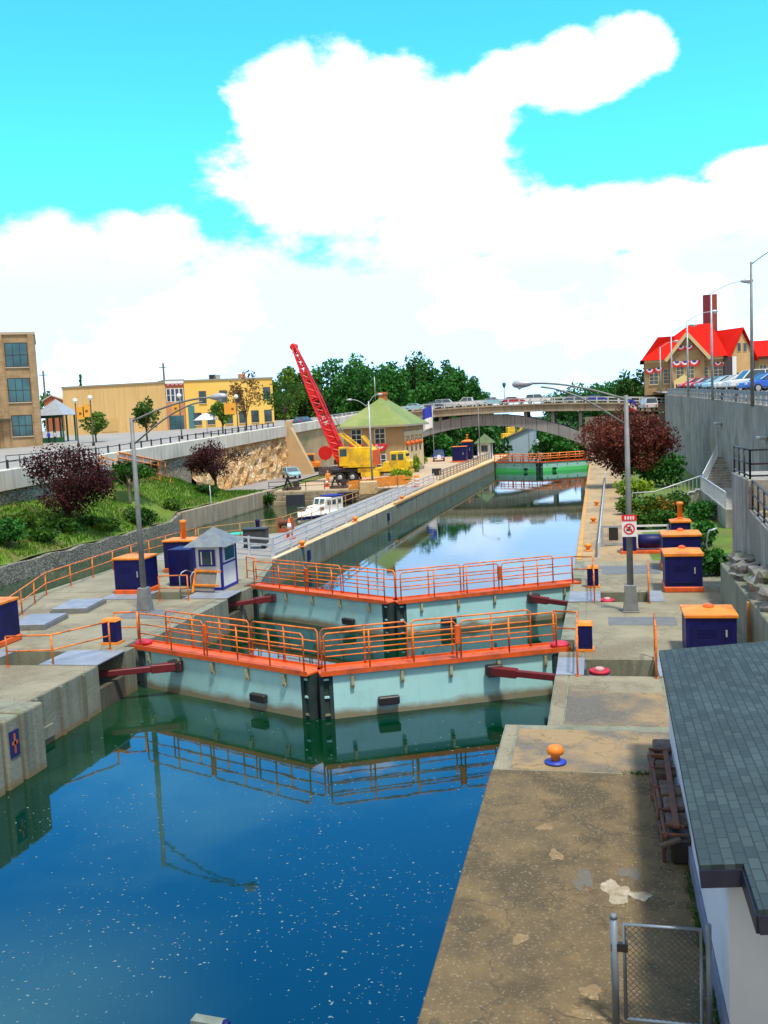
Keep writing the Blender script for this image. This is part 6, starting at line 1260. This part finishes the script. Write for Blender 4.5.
for i,(px,top,w_,mat,y,lab) in enumerate(far): T(px,2 if 400<px<640 else 6,y,w_*1.45,top,mat,lab,4200,.42,200+i,'far_tree',FG,.1,k=22)
for i,(px,top,w_,y,lab) in enumerate(((425,414,46,206,'dark tree seen under the left side of the bridge arch'),(455,412,44,212,'dark tree under the bridge behind the navy cabinets'),(484,412,42,204,'dark tree under the bridge behind the far booth'),(552,418,44,215,'dark tree under the right half of the bridge arch'),(580,418,44,208,'dark tree under the bridge beside the maroon tree'),(503,414,30,300,'distant dark tree at the middle of the bridge arch'),(526,416,30,320,'distant dark tree right of the pale blue hall roof'),(545,416,30,310,'distant dark tree behind the bridge posts'),(612,410,50,215,'dark tree under the right end of the bridge'),(395,412,40,215,'dark tree behind the house under the bridge'))):
    T(px,-8,y,w_*1.15,top,LDARK,lab,3200,.45,240+i,'far_tree',FG,.02,k=22)
for i,(px,top,w_,y,mat,lab,con) in enumerate(((50,386,26,260,LDARK,'distant dark tree between brick building and blank wall',False),(82,378,9,250,LDARK,'tiny distant conifer above the blank yellow wall',True),(182,377,20,240,LGREEN,'small round tree top above the brick shop',False),(124,383,20,300,LDARK,'far low tree behind the yellow roof line',False))):
    T(px,8,y,w_,top,mat,lab,900,.5,270+i,'far_tree','distant trees behind the street',.1,conifer=con)
# pale blue canal-side hall under the arch
a=PY(505,447,262);b=PY(534,447,262);zt=PY(505,437,262).z;t=thing('canal_hall','pale blue flat walled hall seen under the bridge arch','building',(a.x,262,-4));W_=b.x-a.x
PBL=M('pale_blue_wall',(.42,.56,.68),(.36,.5,.62),.1,.7)
MB().prism([(0,-12),(W_,-12),(W_,PY(532,425,262).z+4),(0,PY(505,439,262).z+4)],0,12,lambda u,v,w:(u,w,v)).build('wall',PBL,t);MB().beam((-.4,6,PY(505,439,262).z+4.1),(W_+.4,6,PY(532,425,262).z+4.1),13,.3).build('roof',M('hall_roof_brown',(.3,.25,.2),rough=.9),t);MB().box(W_*.82,W_*.86,-.08,0,-6,PY(530,428,262).z+3).build('downpipe',STEEL,t)
p=PY(510,431,285);t=thing('yellow_digger','yellow digger far below the bridge arch','digger',(p.x,285,p.z-3.2),R(20));MB().box(-2.6,2.2,-1.3,1.3,.9,2.6).build('body',YEL,t,bevel=.1);MB().box(-1,1.2,-1.2,1.2,2.6,4.4).build('cab',YEL,t,bevel=.1);MB().beam((2,0,2.3),(4.2,0,4.6),.5).build('arm',YEL,t);MB().box(-2.8,2.6,-1.5,1.5,0,.9).build('track',RUBBER,t)
tag(MB().box(p.x-9,p.x+9,276,300,-16,p.z-3.2).build('quarry_terrace',M('terrace_concrete',(.5,.5,.48),(.4,.4,.38),.1,.9)),'pale terrace under the distant yellow digger','terrace')
t=thing('power_lamp','small signal light on a thin post above the bridge','lamp',(PY(505,412,182).x,182,10.4)); MB().tube([(0,0,0),(0,0,3.4)],.08,6).build('pole',POLEG,t); MB().lathe([(.15,0),(.35,.5),(.35,.9),(.1,1.0)],(0,0,3.3),10).build('head',M('dark_teal_head',(.03,.12,.12)),t)
